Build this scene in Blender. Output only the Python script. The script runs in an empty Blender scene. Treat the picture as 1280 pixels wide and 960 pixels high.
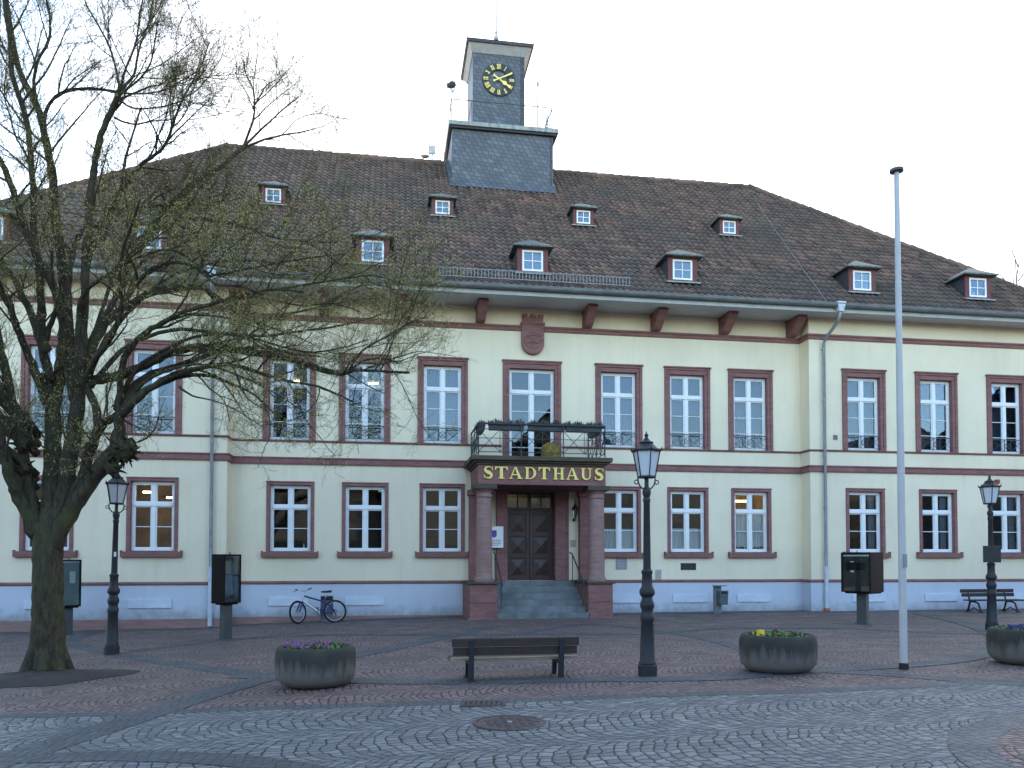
import bpy, bmesh, math, random
import numpy as np
from mathutils import Vector, Matrix, Quaternion
R=math.radians
sc=bpy.context.scene; COL=sc.collection
pi=math.pi

# ------------------------------------------------------------------ mesh builder
class MB:
    def __init__(s): s.v=[]; s.f=[]
    def box(s,x0,x1,y0,y1,z0,z1):
        b=len(s.v)
        s.v+=[(x0,y0,z0),(x1,y0,z0),(x1,y1,z0),(x0,y1,z0),(x0,y0,z1),(x1,y0,z1),(x1,y1,z1),(x0,y1,z1)]
        for q in ((0,3,2,1),(4,5,6,7),(0,1,5,4),(1,2,6,5),(2,3,7,6),(3,0,4,7)): s.f.append(tuple(b+i for i in q))
        return s
    def quad(s,*p):
        b=len(s.v); s.v+=[tuple(q) for q in p]; s.f.append(tuple(range(b,b+len(p)))); return s
    def hexa(s,p):  # 8 points: bottom 4 (ccw), top 4
        b=len(s.v); s.v+=[tuple(q) for q in p]
        for q in ((0,3,2,1),(4,5,6,7),(0,1,5,4),(1,2,6,5),(2,3,7,6),(3,0,4,7)): s.f.append(tuple(b+i for i in q))
        return s
    def prism(s,poly,fn,d0,d1):
        """poly: 2D points; fn(u,v,d)->xyz; extrude from d0 to d1"""
        b=len(s.v); n=len(poly)
        s.v+=[fn(u,v,d0) for u,v in poly]+[fn(u,v,d1) for u,v in poly]
        s.f.append(tuple(b+i for i in range(n))); s.f.append(tuple(b+n+i for i in reversed(range(n))))
        for i in range(n): s.f.append((b+i,b+n+i,b+n+(i+1)%n,b+(i+1)%n))
        return s
    def tube(s,pts,r,n=8,cap=True,jit=0,rng=None):
        P=[Vector(p) for p in pts]; m=len(P)
        rr=r if isinstance(r,(list,tuple)) else [r]*m
        b=len(s.v); u=None
        for i in range(m):
            t=(P[min(i+1,m-1)]-P[max(i-1,0)])
            if t.length<1e-9: t=Vector((0,0,1))
            t.normalize()
            if u is None: u=t.orthogonal().normalized()
            else:
                u=u-t*u.dot(t)
                u=u.normalized() if u.length>1e-6 else t.orthogonal().normalized()
            w=t.cross(u)
            for k in range(n):
                a=2*pi*k/n; q=rr[i]*(1+(rng.uniform(-jit,jit) if jit else 0))
                s.v.append(tuple(P[i]+u*(q*math.cos(a))+w*(q*math.sin(a))))
        for i in range(m-1):
            for k in range(n):
                a=b+i*n+k; c=b+i*n+(k+1)%n
                s.f.append((a,c,c+n,a+n))
        if cap and n>2:
            s.f.append(tuple(b+k for k in reversed(range(n)))); s.f.append(tuple(b+(m-1)*n+k for k in range(n)))
        return s
    def lathe(s,prof,cx=0,cy=0,cz=0,n=24,rot=0,cap=True):
        b=len(s.v); m=len(prof)
        for r,z in prof:
            for k in range(n):
                a=2*pi*k/n+rot; s.v.append((cx+r*math.cos(a),cy+r*math.sin(a),cz+z))
        for i in range(m-1):
            for k in range(n):
                a=b+i*n+k; c=b+i*n+(k+1)%n; s.f.append((a,c,c+n,a+n))
        if cap:
            s.f.append(tuple(b+k for k in reversed(range(n)))); s.f.append(tuple(b+(m-1)*n+k for k in range(n)))
        return s
    def torus(s,c,R0,r,ax=(0,1,0),n=32,m=8):
        ax=Vector(ax).normalized(); u=ax.orthogonal().normalized(); w=ax.cross(u); c=Vector(c); b=len(s.v)
        for i in range(n):
            a=2*pi*i/n; d=u*math.cos(a)+w*math.sin(a)
            for k in range(m):
                e=2*pi*k/m; s.v.append(tuple(c+d*(R0+r*math.cos(e))+ax*(r*math.sin(e))))
        for i in range(n):
            for k in range(m):
                s.f.append((b+i*m+k,b+((i+1)%n)*m+k,b+((i+1)%n)*m+(k+1)%m,b+i*m+(k+1)%m))
        return s
    def ball(s,c,r,n=10,m=6,sx=1,sy=1,sz=1):
        b=len(s.v)
        for i in range(m+1):
            t=pi*i/m
            for k in range(n):
                a=2*pi*k/n; s.v.append((c[0]+sx*r*math.sin(t)*math.cos(a),c[1]+sy*r*math.sin(t)*math.sin(a),c[2]+sz*r*math.cos(t)))
        for i in range(m):
            for k in range(n):
                a=b+i*n+k; d=b+i*n+(k+1)%n; s.f.append((a,a+n,d+n,d))
        return s
    def sweep(s,path,prof):
        """path: 2D xy polyline; prof: closed list of (out,z); out is measured to the right-hand (street) side"""
        n=len(path); m=len(prof); b=len(s.v)
        P=[Vector(p) for p in path]
        for i in range(n):
            ns=[]
            if i>0: d=(P[i]-P[i-1]).normalized(); ns.append(Vector((d.y,-d.x)))
            if i<n-1: d=(P[i+1]-P[i]).normalized(); ns.append(Vector((d.y,-d.x)))
            nn=sum(ns,Vector((0,0))).normalized(); k=1/max(.3,nn.dot(ns[0]))
            for o,z in prof: q=P[i]+nn*(o*k); s.v.append((q.x,q.y,z))
        for i in range(n-1):
            for j in range(m):
                a=b+i*m+j; c=b+i*m+(j+1)%m; s.f.append((a,a+m,c+m,c))
        s.f.append(tuple(b+j for j in range(m))); s.f.append(tuple(b+(n-1)*m+j for j in reversed(range(m))))
        return s
    def wall(s,x0,x1,z0,z1,y,holes=()):
        holes=[h for h in holes if h[0]>x0 and h[1]<x1]
        xs=sorted({x0,x1,*[h[0] for h in holes],*[h[1] for h in holes]}); zs=sorted({z0,z1,*[h[2] for h in holes],*[h[3] for h in holes]})
        for xa,xb in zip(xs,xs[1:]):
            for za,zb in zip(zs,zs[1:]):
                cx=(xa+xb)/2; cz=(za+zb)/2
                if any(h[0]<cx<h[1] and h[2]<cz<h[3] for h in holes): continue
                s.quad((xa,y,za),(xb,y,za),(xb,y,zb),(xa,y,zb))
        return s
    def build(s,name,mat,parent=None,smooth=False,bevel=0,uv=True,loc=None,fix=True):
        me=bpy.data.meshes.new(name); me.from_pydata(s.v,[],s.f); me.validate()
        if fix and len(s.f)<60000:
            bm=bmesh.new(); bm.from_mesh(me); bmesh.ops.recalc_face_normals(bm,faces=bm.faces); bm.to_mesh(me); bm.free()
        if mat: me.materials.append(mat)
        if smooth:
            me.polygons.foreach_set('use_smooth',[True]*len(me.polygons))
            if smooth!='all':
                try: me.set_sharp_from_angle(angle=R(40))
                except Exception: pass
        if uv and len(s.f)<60000:
            l=me.uv_layers.new(name='UVMap'); vs=me.vertices; dat=l.data
            for p in me.polygons:
                nx,ny,nz=map(abs,p.normal)
                for li in p.loop_indices:
                    c=vs[me.loops[li].vertex_index].co
                    dat[li].uv=(c.x,c.y) if (nz>=nx and nz>=ny) else ((c.x,c.z) if ny>=nx else (c.y,c.z))
        o=bpy.data.objects.new(name,me); COL.objects.link(o)
        if parent: o.parent=parent
        if loc: o.location=loc
        if bevel:
            mo=o.modifiers.new('bevel','BEVEL'); mo.width=bevel; mo.segments=2; mo.limit_method='ANGLE'; mo.angle_limit=R(40)
        return o
def tag(o,label=None,cat=None,group=None,kind=None):
    if label: o['label']=label
    if cat: o['category']=cat
    if group: o['group']=group
    if kind: o['kind']=kind
    return o
def empty(name,loc=(0,0,0),rz=0,label=None,cat=None,group=None,s=1):
    o=bpy.data.objects.new(name,None); COL.objects.link(o); o.location=loc; o.rotation_euler=(0,0,rz); o.scale=(s,s,s); o.empty_display_size=.3
    return tag(o,label,cat,group)
def copy_tree(o,parent=None):
    c=o.copy(); COL.objects.link(c)
    if parent is not None: c.parent=parent
    for ch in list(o.children): copy_tree(ch,c)
    return c
FY=lambda y:(lambda u,v,d:(u,y+d,v))          # polygon in XZ, depth along Y from y
FX=lambda x:(lambda u,v,d:(x+d,u,v))          # polygon in YZ, depth along X

# ------------------------------------------------------------------ materials
def newmat(name):
    m=bpy.data.materials.new(name); m.use_nodes=True; nt=m.node_tree
    return m,nt,nt.nodes,nt.links,nt.nodes['Principled BSDF']
def nd(nt,t,**k):
    n=nt.nodes.new(t)
    for a,b in k.items(): setattr(n,a,b)
    return n
def math_(nt,op,a,b=None,c=None):
    n=nd(nt,'ShaderNodeMath',operation=op)
    for i,x in enumerate((a,b,c)):
        if x is None: continue
        if isinstance(x,(int,float)): n.inputs[i].default_value=x
        else: nt.links.new(x,n.inputs[i])
    return n.outputs[0]
def mixc(nt,f,a,b,mode='MIX'):
    n=nd(nt,'ShaderNodeMix',data_type='RGBA',blend_type=mode)
    for i,x in ((0,f),(6,a),(7,b)):
        if isinstance(x,(int,float)): n.inputs[i].default_value=x
        elif isinstance(x,tuple): n.inputs[i].default_value=(*x[:3],1)
        else: nt.links.new(x,n.inputs[i])
    return n.outputs[2]
def noise(nt,vec,scale,detail=4,rough=.55,dist=0):
    n=nd(nt,'ShaderNodeTexNoise'); n.inputs['Scale'].default_value=scale; n.inputs['Detail'].default_value=detail
    n.inputs['Roughness'].default_value=rough; n.inputs['Distortion'].default_value=dist
    if vec is not None: nt.links.new(vec,n.inputs['Vector'])
    return n.outputs['Fac']
def ramp(nt,f,stops):
    n=nd(nt,'ShaderNodeValToRGB'); cr=n.color_ramp
    while len(cr.elements)<len(stops): cr.elements.new(.5)
    for e,(p,c) in zip(cr.elements,stops): e.position=p; e.color=(*c[:3],1) if isinstance(c,tuple) else (c,c,c,1)
    nt.links.new(f,n.inputs[0]); return n.outputs[0]
def coords(nt,kind='Object',scale=(1,1,1)):
    t=nd(nt,'ShaderNodeTexCoord'); m=nd(nt,'ShaderNodeMapping'); m.inputs['Scale'].default_value=scale
    nt.links.new(t.outputs[kind],m.inputs[0]); return m.outputs[0]
def bump(nt,b,h,strength=.3,dist=.02):
    n=nd(nt,'ShaderNodeBump'); n.inputs['Strength'].default_value=strength; n.inputs['Distance'].default_value=dist
    nt.links.new(h,n.inputs['Height']); nt.links.new(n.outputs[0],b.inputs['Normal'])
def M(name,c,rough=.7,var=.12,scale=3,metal=0,bs=0,bscale=60,spec=None,c2=None,stretch=(1,1,1),lo=.35,hi=.7):
    m,nt,N,L,b=newmat(name); v=coords(nt,'Object',stretch)
    f=noise(nt,v,scale,6,.6); c2=c2 or tuple(max(0,x*(1-2*var)) for x in c)
    L.new(ramp(nt,f,[(lo,c2),(hi,c)]),b.inputs['Base Color'])
    b.inputs['Roughness'].default_value=rough; b.inputs['Metallic'].default_value=metal
    if spec is not None: b.inputs['Specular IOR Level'].default_value=spec
    if bs: bump(nt,b,noise(nt,v,bscale,4,.6),bs,.01)
    return m

def stucco(name,c,dirt,splash=False):
    m,nt,N,L,b=newmat(name); v=coords(nt)
    big=noise(nt,v,.35,5,.6); streak=noise(nt,coords(nt,'Object',(3.2,3.2,.22)),1.2,4,.6); fine=noise(nt,v,90,3,.6)
    col=ramp(nt,big,[(.3,tuple(x*.86 for x in c)),(.62,c)])
    col=mixc(nt,math_(nt,'MULTIPLY',ramp(nt,streak,[(.5,0.),(.8,1.)]),math_(nt,'MULTIPLY',noise(nt,v,.9,3),.42)),col,dirt)
    if not splash:   # rain streaks running down from the ledges
        sz_=nd(nt,'ShaderNodeSeparateXYZ'); L.new(v,sz_.inputs[0]); run=None
        for top,ln in ((4.58,1.1),(1.80,.8),(8.96,1.3),(5.27,.45)):
            mr=nd(nt,'ShaderNodeMapRange'); mr.clamp=True; L.new(sz_.outputs[2],mr.inputs[0]); mr.inputs[1].default_value=top-ln; mr.inputs[2].default_value=top
            q=math_(nt,'MULTIPLY',mr.outputs[0],math_(nt,'LESS_THAN',sz_.outputs[2],top)); run=q if run is None else math_(nt,'MAXIMUM',run,q)
        sn=ramp(nt,noise(nt,coords(nt,'Object',(2.6,2.6,.10)),1.3,6,.75),[(.52,0.),(.78,1.)])
        col=mixc(nt,math_(nt,'MULTIPLY',math_(nt,'MULTIPLY',run,sn),.26),col,(.36,.335,.26))
    if splash:   # splash dirt and moss along the foot of the wall
        sp=nd(nt,'ShaderNodeSeparateXYZ'); L.new(v,sp.inputs[0]); mr=nd(nt,'ShaderNodeMapRange',interpolation_type='SMOOTHSTEP'); L.new(math_(nt,'ADD',sp.outputs[2],math_(nt,'MULTIPLY',math_(nt,'SUBTRACT',noise(nt,v,2.6,6,.7),.5),.9)),mr.inputs[0]); mr.inputs[1].default_value=.42; mr.inputs[2].default_value=-.12
        col=mixc(nt,math_(nt,'MULTIPLY',mr.outputs[0],.75),col,(.22,.22,.21))
        sc_=noise(nt,v,7,6,.75); col=mixc(nt,math_(nt,'MULTIPLY',ramp(nt,sc_,[(.62,0.),(.72,1.)]),.22),col,(.30,.31,.33))
    L.new(mixc(nt,math_(nt,'MULTIPLY',fine,.12),col,tuple(x*.75 for x in c)),b.inputs['Base Color'])
    b.inputs['Roughness'].default_value=.9; b.inputs['Specular IOR Level'].default_value=.2
    bump(nt,b,math_(nt,'ADD',fine,math_(nt,'MULTIPLY',noise(nt,v,5,3),.6)),.25,.008)
    return m
def sandstone(name,a,b2,c3):
    m,nt,N,L,b=newmat(name); v=coords(nt)
    lay=noise(nt,coords(nt,'Object',(1,1,5)),2.2,6,.65,.4); f=noise(nt,v,40,4,.6); big=noise(nt,v,.9,4,.6)
    col=ramp(nt,lay,[(.3,a),(.55,b2),(.75,c3)])
    col=mixc(nt,ramp(nt,big,[(.55,0.),(.75,.55)]),col,tuple(x*.62 for x in a))
    L.new(mixc(nt,math_(nt,'MULTIPLY',f,.25),col,tuple(x*.6 for x in a)),b.inputs['Base Color'])
    b.inputs['Roughness'].default_value=.88; b.inputs['Specular IOR Level'].default_value=.2
    bump(nt,b,f,.3,.01); return m
def setts(name,cols,joint,s,W,Rr,jw=.07,bs=.6,stain=(.03,.03,.034),stamt=.5,ang=0.,sx=1.0):
    m,nt,N,L,b=newmat(name)
    t=nd(nt,'ShaderNodeTexCoord'); mp=nd(nt,'ShaderNodeMapping'); mp.inputs['Rotation'].default_value=(0,0,ang); L.new(t.outputs['Object'],mp.inputs[0]); v=mp.outputs[0]
    nz=nd(nt,'ShaderNodeTexNoise'); nz.inputs['Scale'].default_value=4.5; nz.inputs['Detail'].default_value=3; L.new(v,nz.inputs['Vector'])
    sv=nd(nt,'ShaderNodeVectorMath',operation='SUBTRACT'); L.new(nz.outputs['Color'],sv.inputs[0]); sv.inputs[1].default_value=(.5,.5,.5)
    sm=nd(nt,'ShaderNodeVectorMath',operation='MULTIPLY_ADD'); L.new(sv.outputs[0],sm.inputs[0]); sm.inputs[1].default_value=(s*1.25,s*1.25,0); L.new(v,sm.inputs[2])
    nz2=nd(nt,'ShaderNodeTexNoise'); nz2.inputs['Scale'].default_value=.6; L.new(v,nz2.inputs['Vector'])
    sv2=nd(nt,'ShaderNodeVectorMath',operation='SUBTRACT'); L.new(nz2.outputs['Color'],sv2.inputs[0]); sv2.inputs[1].default_value=(.5,.5,.5)
    sm2=nd(nt,'ShaderNodeVectorMath',operation='MULTIPLY_ADD'); L.new(sv2.outputs[0],sm2.inputs[0]); sm2.inputs[1].default_value=(.5,.5,0); L.new(sm.outputs[0],sm2.inputs[2])
    sp=nd(nt,'ShaderNodeSeparateXYZ'); L.new(sm2.outputs[0],sp.inputs[0]); X,Y=sp.outputs[0],sp.outputs[1]
    mt=lambda op,a,b2=None,c=None: math_(nt,op,a,b2,c)
    k_=mt('DIVIDE',Y,W); k=mt('FLOOR',k_); f=mt('MULTIPLY',mt('SUBTRACT',mt('FRACT',k_),.5),W)
    sag=mt('SUBTRACT',Rr,mt('SQRT',mt('SUBTRACT',Rr*Rr,mt('MULTIPLY',f,f))))
    xo=mt('ADD',mt('DIVIDE',mt('SUBTRACT',X,sag),s*sx),mt('MULTIPLY',k,.37)); i=mt('FLOOR',xo); fr=mt('FRACT',xo)
    cb=nd(nt,'ShaderNodeCombineXYZ'); L.new(i,cb.inputs[0]); L.new(k,cb.inputs[1])
    w0=nd(nt,'ShaderNodeTexWhiteNoise',noise_dimensions='3D'); L.new(cb.outputs[0],w0.inputs['Vector'])
    a=mt('ADD',mt('MULTIPLY',mt('ARCSINE',mt('DIVIDE',f,Rr)),Rr/s),w0.outputs['Value']); j=mt('FLOOR',a); fa=mt('FRACT',a)
    e=mt('MINIMUM',mt('MINIMUM',fr,mt('SUBTRACT',1.,fr)),mt('MINIMUM',fa,mt('SUBTRACT',1.,fa)))
    mr=nd(nt,'ShaderNodeMapRange',interpolation_type='SMOOTHSTEP'); L.new(e,mr.inputs[0]); mr.inputs[1].default_value=jw*.6; mr.inputs[2].default_value=jw*1.35; jm=mr.outputs[0]
    mr2=nd(nt,'ShaderNodeMapRange',interpolation_type='SMOOTHSTEP'); L.new(e,mr2.inputs[0]); mr2.inputs[1].default_value=0; mr2.inputs[2].default_value=.3; dome=mr2.outputs[0]
    cb2=nd(nt,'ShaderNodeCombineXYZ'); L.new(i,cb2.inputs[0]); L.new(j,cb2.inputs[1]); L.new(k,cb2.inputs[2])
    w1=nd(nt,'ShaderNodeTexWhiteNoise',noise_dimensions='3D'); L.new(cb2.outputs[0],w1.inputs['Vector'])
    n=len(cols); col=ramp(nt,w1.outputs['Value'],[(q/(n-1),c) for q,c in enumerate(cols)])
    fine=noise(nt,v,55,4,.65); col=mixc(nt,mt('MULTIPLY',fine,.35),col,tuple(x*.5 for x in cols[0]))
    big=noise(nt,v,.32,5,.6,.3); col=mixc(nt,mt('MULTIPLY',ramp(nt,big,[(.45,0.),(.7,1.)]),stamt),col,stain)
    L.new(mixc(nt,jm,joint,col),b.inputs['Base Color'])
    L.new(ramp(nt,noise(nt,v,1.3,4),[(.3,.5),(.7,.8)]),b.inputs['Roughness']); b.inputs['Specular IOR Level'].default_value=.4
    h=mt('ADD',mt('MULTIPLY',dome,.7),mt('ADD',mt('MULTIPLY',w1.outputs['Value'],.25),mt('MULTIPLY',fine,.2)))
    bump(nt,b,h,bs,.02); return m
def slate(name,c,sx=.23,sz=.15,diag=.35,green=None):
    m,nt,N,L,b=newmat(name); mt=lambda op,a,b2=None,c2=None: math_(nt,op,a,b2,c2)
    t=nd(nt,'ShaderNodeTexCoord'); sp=nd(nt,'ShaderNodeSeparateXYZ'); L.new(t.outputs['UV'],sp.inputs[0])
    v=sp.outputs[1]; u=sp.outputs[0]
    row_=mt('DIVIDE',mt('ADD',v,mt('MULTIPLY',u,diag*.2)),sz); row=mt('FLOOR',row_); fv=mt('FRACT',row_)
    cx_=mt('ADD',mt('DIVIDE',mt('ADD',u,mt('MULTIPLY',mt('MULTIPLY',fv,sz),diag)),sx),mt('MULTIPLY',row,.43)); ci=mt('FLOOR',cx_); fu=mt('FRACT',cx_)
    cb=nd(nt,'ShaderNodeCombineXYZ'); L.new(row,cb.inputs[0]); L.new(ci,cb.inputs[1])
    w=nd(nt,'ShaderNodeTexWhiteNoise',noise_dimensions='3D'); L.new(cb.outputs[0],w.inputs['Vector'])
    e=mt('MINIMUM',mt('MULTIPLY',fv,sz),mt('MULTIPLY',mt('MINIMUM',fu,mt('SUBTRACT',1.,fu)),sx))
    mr=nd(nt,'ShaderNodeMapRange'); L.new(e,mr.inputs[0]); mr.inputs[1].default_value=.006; mr.inputs[2].default_value=.02
    col=ramp(nt,w.outputs['Value'],[(0,tuple(x*.72 for x in c)),(.7,c),(1,tuple(min(1,x*1.3) for x in c))])
    ob=t.outputs['Object']; col=mixc(nt,ramp(nt,noise(nt,ob,1.4,5,.65),[(.45,0.),(.75,.6)]),col,green or tuple(x*1.3 for x in c))
    L.new(mixc(nt,mr.outputs[0],tuple(x*.3 for x in c),col),b.inputs['Base Color']); b.inputs['Roughness'].default_value=.55
    bump(nt,b,mt('ADD',mt('SUBTRACT',1.,fv),mt('MULTIPLY',w.outputs['Value'],.5)),.5,.02); return m
def tilemat():
    m,nt,N,L,b=newmat('clay_tiles'); mt=lambda op,a,b2=None,c2=None: math_(nt,op,a,b2,c2)
    t=nd(nt,'ShaderNodeTexCoord'); fl=nd(nt,'ShaderNodeVectorMath',operation='FLOOR'); L.new(t.outputs['UV'],fl.inputs[0])
    w=nd(nt,'ShaderNodeTexWhiteNoise',noise_dimensions='2D'); L.new(fl.outputs[0],w.inputs['Vector'])
    col=ramp(nt,w.outputs['Value'],[(0,(.062,.043,.038)),(.45,(.115,.073,.061)),(.8,(.16,.096,.076)),(1,(.215,.125,.095))])
    o=t.outputs['Object']
    col=mixc(nt,ramp(nt,noise(nt,o,.35,6,.65,.5),[(.42,0.),(.62,.75)]),col,(.072,.064,.058))
    col=mixc(nt,ramp(nt,noise(nt,o,.8,6,.7,.6),[(.5,0.),(.72,.6)]),col,(.15,.122,.082))
    col=mixc(nt,ramp(nt,noise(nt,o,7,5,.7),[(.55,0.),(.75,.7)]),col,(.15,.135,.10))
    L.new(col,b.inputs['Base Color']); b.inputs['Roughness'].default_value=.8; b.inputs['Specular IOR Level'].default_value=.3
    bump(nt,b,noise(nt,o,40,3),.2,.01); return m
def glassmat(name,refl,tint=(.9,.95,.95),gcol=(.9,.96,1)):
    m,nt,N,L,b=newmat(name); N.remove(b)
    tr=nd(nt,'ShaderNodeBsdfTransparent'); tr.inputs[0].default_value=(*tint,1); gl=nd(nt,'ShaderNodeBsdfGlossy'); gl.inputs['Roughness'].default_value=.0
    gl.inputs['Color'].default_value=(*gcol,1)
    fr=nd(nt,'ShaderNodeFresnel'); fr.inputs[0].default_value=1.5
    mx=nd(nt,'ShaderNodeMixShader'); L.new(math_(nt,'MINIMUM',math_(nt,'ADD',math_(nt,'MULTIPLY',fr.outputs[0],1.2),refl),.95),mx.inputs[0]); L.new(tr.outputs[0],mx.inputs[1]); L.new(gl.outputs[0],mx.inputs[2])
    bp=nd(nt,'ShaderNodeBump'); bp.inputs['Strength'].default_value=.05; bp.inputs['Distance'].default_value=.02
    nz=noise(nt,coords(nt),2.2,2); L.new(nz,bp.inputs['Height']); L.new(bp.outputs[0],gl.inputs['Normal'])
    L.new(mx.outputs[0],N['Material Output'].inputs[0]); return m
def emis(name,c,s):
    m,nt,N,L,b=newmat(name); b.inputs['Base Color'].default_value=(.8,.8,.75,1); b.inputs['Emission Color'].default_value=(*c,1); b.inputs['Emission Strength'].default_value=s; return m
def lace(name,c,fac):
    m,nt,N,L,b=newmat(name); b.inputs['Roughness'].default_value=.9
    w=nd(nt,'ShaderNodeTexWave'); w.inputs['Scale'].default_value=9; w.inputs['Distortion'].default_value=2.5; L.new(coords(nt,'Object',(1,1,.15)),w.inputs[0])
    L.new(ramp(nt,w.outputs['Fac'],[(.2,tuple(x*.6 for x in c)),(.8,c)]),b.inputs['Base Color'])
    tr=nd(nt,'ShaderNodeBsdfTransparent'); mx=nd(nt,'ShaderNodeMixShader'); mx.inputs[0].default_value=fac; L.new(tr.outputs[0],mx.inputs[1]); L.new(b.outputs[0],mx.inputs[2]); L.new(mx.outputs[0],N['Material Output'].inputs[0]); return m

CREAM=stucco('cream_render',(.815,.72,.54),(.55,.49,.36))
PLINTH=stucco('pale_blue_paint',(.55,.59,.68),(.40,.42,.47),True)
RED=sandstone('red_sandstone',(.19,.092,.088),(.27,.135,.126),(.32,.178,.163))
REDL=sandstone('pale_red_sandstone',(.24,.14,.128),(.32,.20,.18),(.37,.25,.225))
MOSS=sandstone('mossy_sandstone',(.07,.058,.045),(.10,.085,.06),(.14,.10,.08))
REDP=M('red_painted_timber',(.13,.028,.028),.6,.15,6)
WHITE=M('white_paint',(.78,.79,.80),.45,.04,5)
GREYW=M('grey_white_boards',(.52,.53,.53),.6,.12,3,stretch=(.4,8,1))
ZINC=M('zinc_sheet',(.21,.235,.24),.5,.2,3,metal=.35,c2=(.14,.16,.165))
ZINCP=M('stained_zinc_edge',(.36,.39,.38),.6,.2,9,c2=(.15,.17,.17),stretch=(1,1,.15))
PIPE=M('galvanised_pipe',(.33,.36,.40),.4,.12,5,metal=.5)
PIPEP=M('pale_painted_pipe',(.55,.60,.68),.5,.1,5)
SLATE=slate('slate_cladding',(.088,.10,.122))
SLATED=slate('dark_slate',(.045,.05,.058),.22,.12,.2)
SLATEG=slate('mossy_slate',(.10,.12,.108),.22,.14,.2,(.15,.17,.115))
TILE=tilemat()
GOLD=M('gold_leaf',(.88,.72,.19),.4,.08,8,metal=.1)
BLACK=M('black_paint',(.012,.012,.014),.5,.2,6)
DIAL=M('dark_dial',(.018,.02,.025),.5,.2,6)
IRON=M('dark_blue_iron',(.015,.017,.025),.6,.2,8,bs=.1,bscale=50)
IRONG=M('grey_iron',(.05,.055,.062),.5,.2,8)
OPAL=M('opal_glass',(.60,.63,.68),.3,.06,3)
WOODD=M('dark_door_wood',(.055,.02,.015),.45,.25,4,stretch=(6,6,.5),bs=.1,bscale=20)
WOODB=M('dark_bench_wood',(.045,.027,.02),.55,.3,5,stretch=(.5,6,6),bs=.15,bscale=20)
WOODS=M('tan_seat_wood',(.34,.28,.20),.6,.25,5,stretch=(.5,6,6),bs=.15,bscale=20)  # paler tan than the other bench slats
STEP=M('grey_step_stone',(.20,.215,.23),.75,.2,2.5,bs=.25,bscale=40,c2=(.10,.115,.115))
GLASSU=glassmat('upper_window_glass',.0,(.62,.66,.70),(.70,.85,1)); GLASSG=glassmat('lower_window_glass',.015); GLASSD=glassmat('dormer_glass',.03,(.7,.75,.8),(.75,.88,1))
ROOM=M('dim_interior',(.07,.066,.062),.9,.2,2); ROOMW=M('warm_interior',(.22,.14,.075),.9,.35,1.5); ROOMY=M('yellow_interior',(.5,.33,.04),.9,.4,1.6)
LAMPG=emis('warm_lamp_glow',(1,.72,.3),3.5)
LACE=lace('lace_curtain',(.80,.82,.86),.8); BLIND=lace('grey_curtain',(.30,.32,.38),.9); PALE=lace('pale_sky_tint',(.27,.335,.43),.95)  # PALE: bluish colour imitates sky mirrored in the upper panes
CONC=None
PAPER=M('white_paper',(.8,.8,.8),.7,.03,4); BEIGE=M('beige_plate',(.42,.39,.34),.6,.1,6); GREYP=M('grey_plate',(.30,.30,.32),.5,.1,6)
PURPLE=M('purple_crest',(.16,.07,.34),.6,.2,9); TEXT=M('grey_print',(.2,.2,.26),.7,.1,9)
# ================================================================== TOWN HALL
HALL=empty('town_hall',(0,0,0),0,'long cream town hall with red sandstone trim, tiled hipped roof and slate clock tower','town hall')
XL,XR,WL,WR=-4.6,13.68,-14.1,22.95      # recess and wing limits
PATH=[(WL,-.6),(XL,-.6),(XL,0),(XR,0),(XR,-.6),(WR,-.6)]
UFX=[(-12.1,-.6),(-9.38,-.6),(-6.64,-.6),(-2.92,0),(-.68,0),(1.71,0),(7.39,0),(9.71,0),(11.91,0),(15.62,-.6),(18.28,-.6),(20.96,-.6)]
GFX=[(-12.1,-.6),(-9.43,-.6),(-6.63,-.6),(-2.87,0),(-.65,0),(1.70,0),(7.41,0),(9.71,0),(11.91,0),(15.63,-.6),(18.29,-.6),(20.91,-.6)]
UW,UZ0,UZ1=1.18,5.33,7.77; GW,GZ0,GZ1=1.19,1.96,3.96
DX,DW,DZ0,DZ1=4.54,1.46,4.74,7.77; EX0,EX1,EZ0,EZ1=3.62,5.42,1.05,3.93
def holes(y):
    h=[(x-UW/2-.03,x+UW/2+.03,UZ0-.02,UZ1+.03) for x,yy in UFX if yy==y]+[(x-GW/2-.03,x+GW/2+.03,GZ0-.02,GZ1+.03) for x,yy in GFX if yy==y]
    if y==0: h+=[(DX-DW/2-.03,DX+DW/2+.03,DZ0-.02,DZ1+.03),(EX0-.02,EX1+.02,EZ0,EZ1+.02)]
    return h
mb=MB(); TOP=9.72
mb.wall(XL,XR,.9,TOP,0,holes(0)); mb.wall(WL,XL,.9,TOP,-.6,holes(-.6)); mb.wall(XR,WR,.9,TOP,-.6,holes(-.6))
mb.quad((XL,-.6,.9),(XL,0,.9),(XL,0,TOP),(XL,-.6,TOP)); mb.quad((XR,0,.9),(XR,-.6,.9),(XR,-.6,TOP),(XR,0,TOP))
mb.quad((WL,14.8,.9),(WL,-.6,.9),(WL,-.6,TOP),(WL,14.8,TOP)); mb.quad((WR,-.6,.9),(WR,14.8,.9),(WR,14.8,TOP),(WR,-.6,TOP)); mb.quad((WR,14.8,.9),(WL,14.8,.9),(WL,14.8,TOP),(WR,14.8,TOP))
mb.build('wall',CREAM,HALL,fix=False)
FULL=[(WL,14.8)]+PATH+[(WR,14.8)]
def rect(o,z0,z1,i=-.02): return [(i,z0),(o,z0),(o,z1),(i,z1)]
pl=MB()
for p in ([(WL,14.8),(WL,-.6),(XL,-.6),(XL,0),(3.3,0)],[(5.75,0),(XR,0),(XR,-.6),(WR,-.6),(WR,14.8)]):
    pl.sweep(p,rect(.03,.0,.985,-.15))
pl.build('plinth',PLINTH,HALL)
mb=MB()
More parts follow.
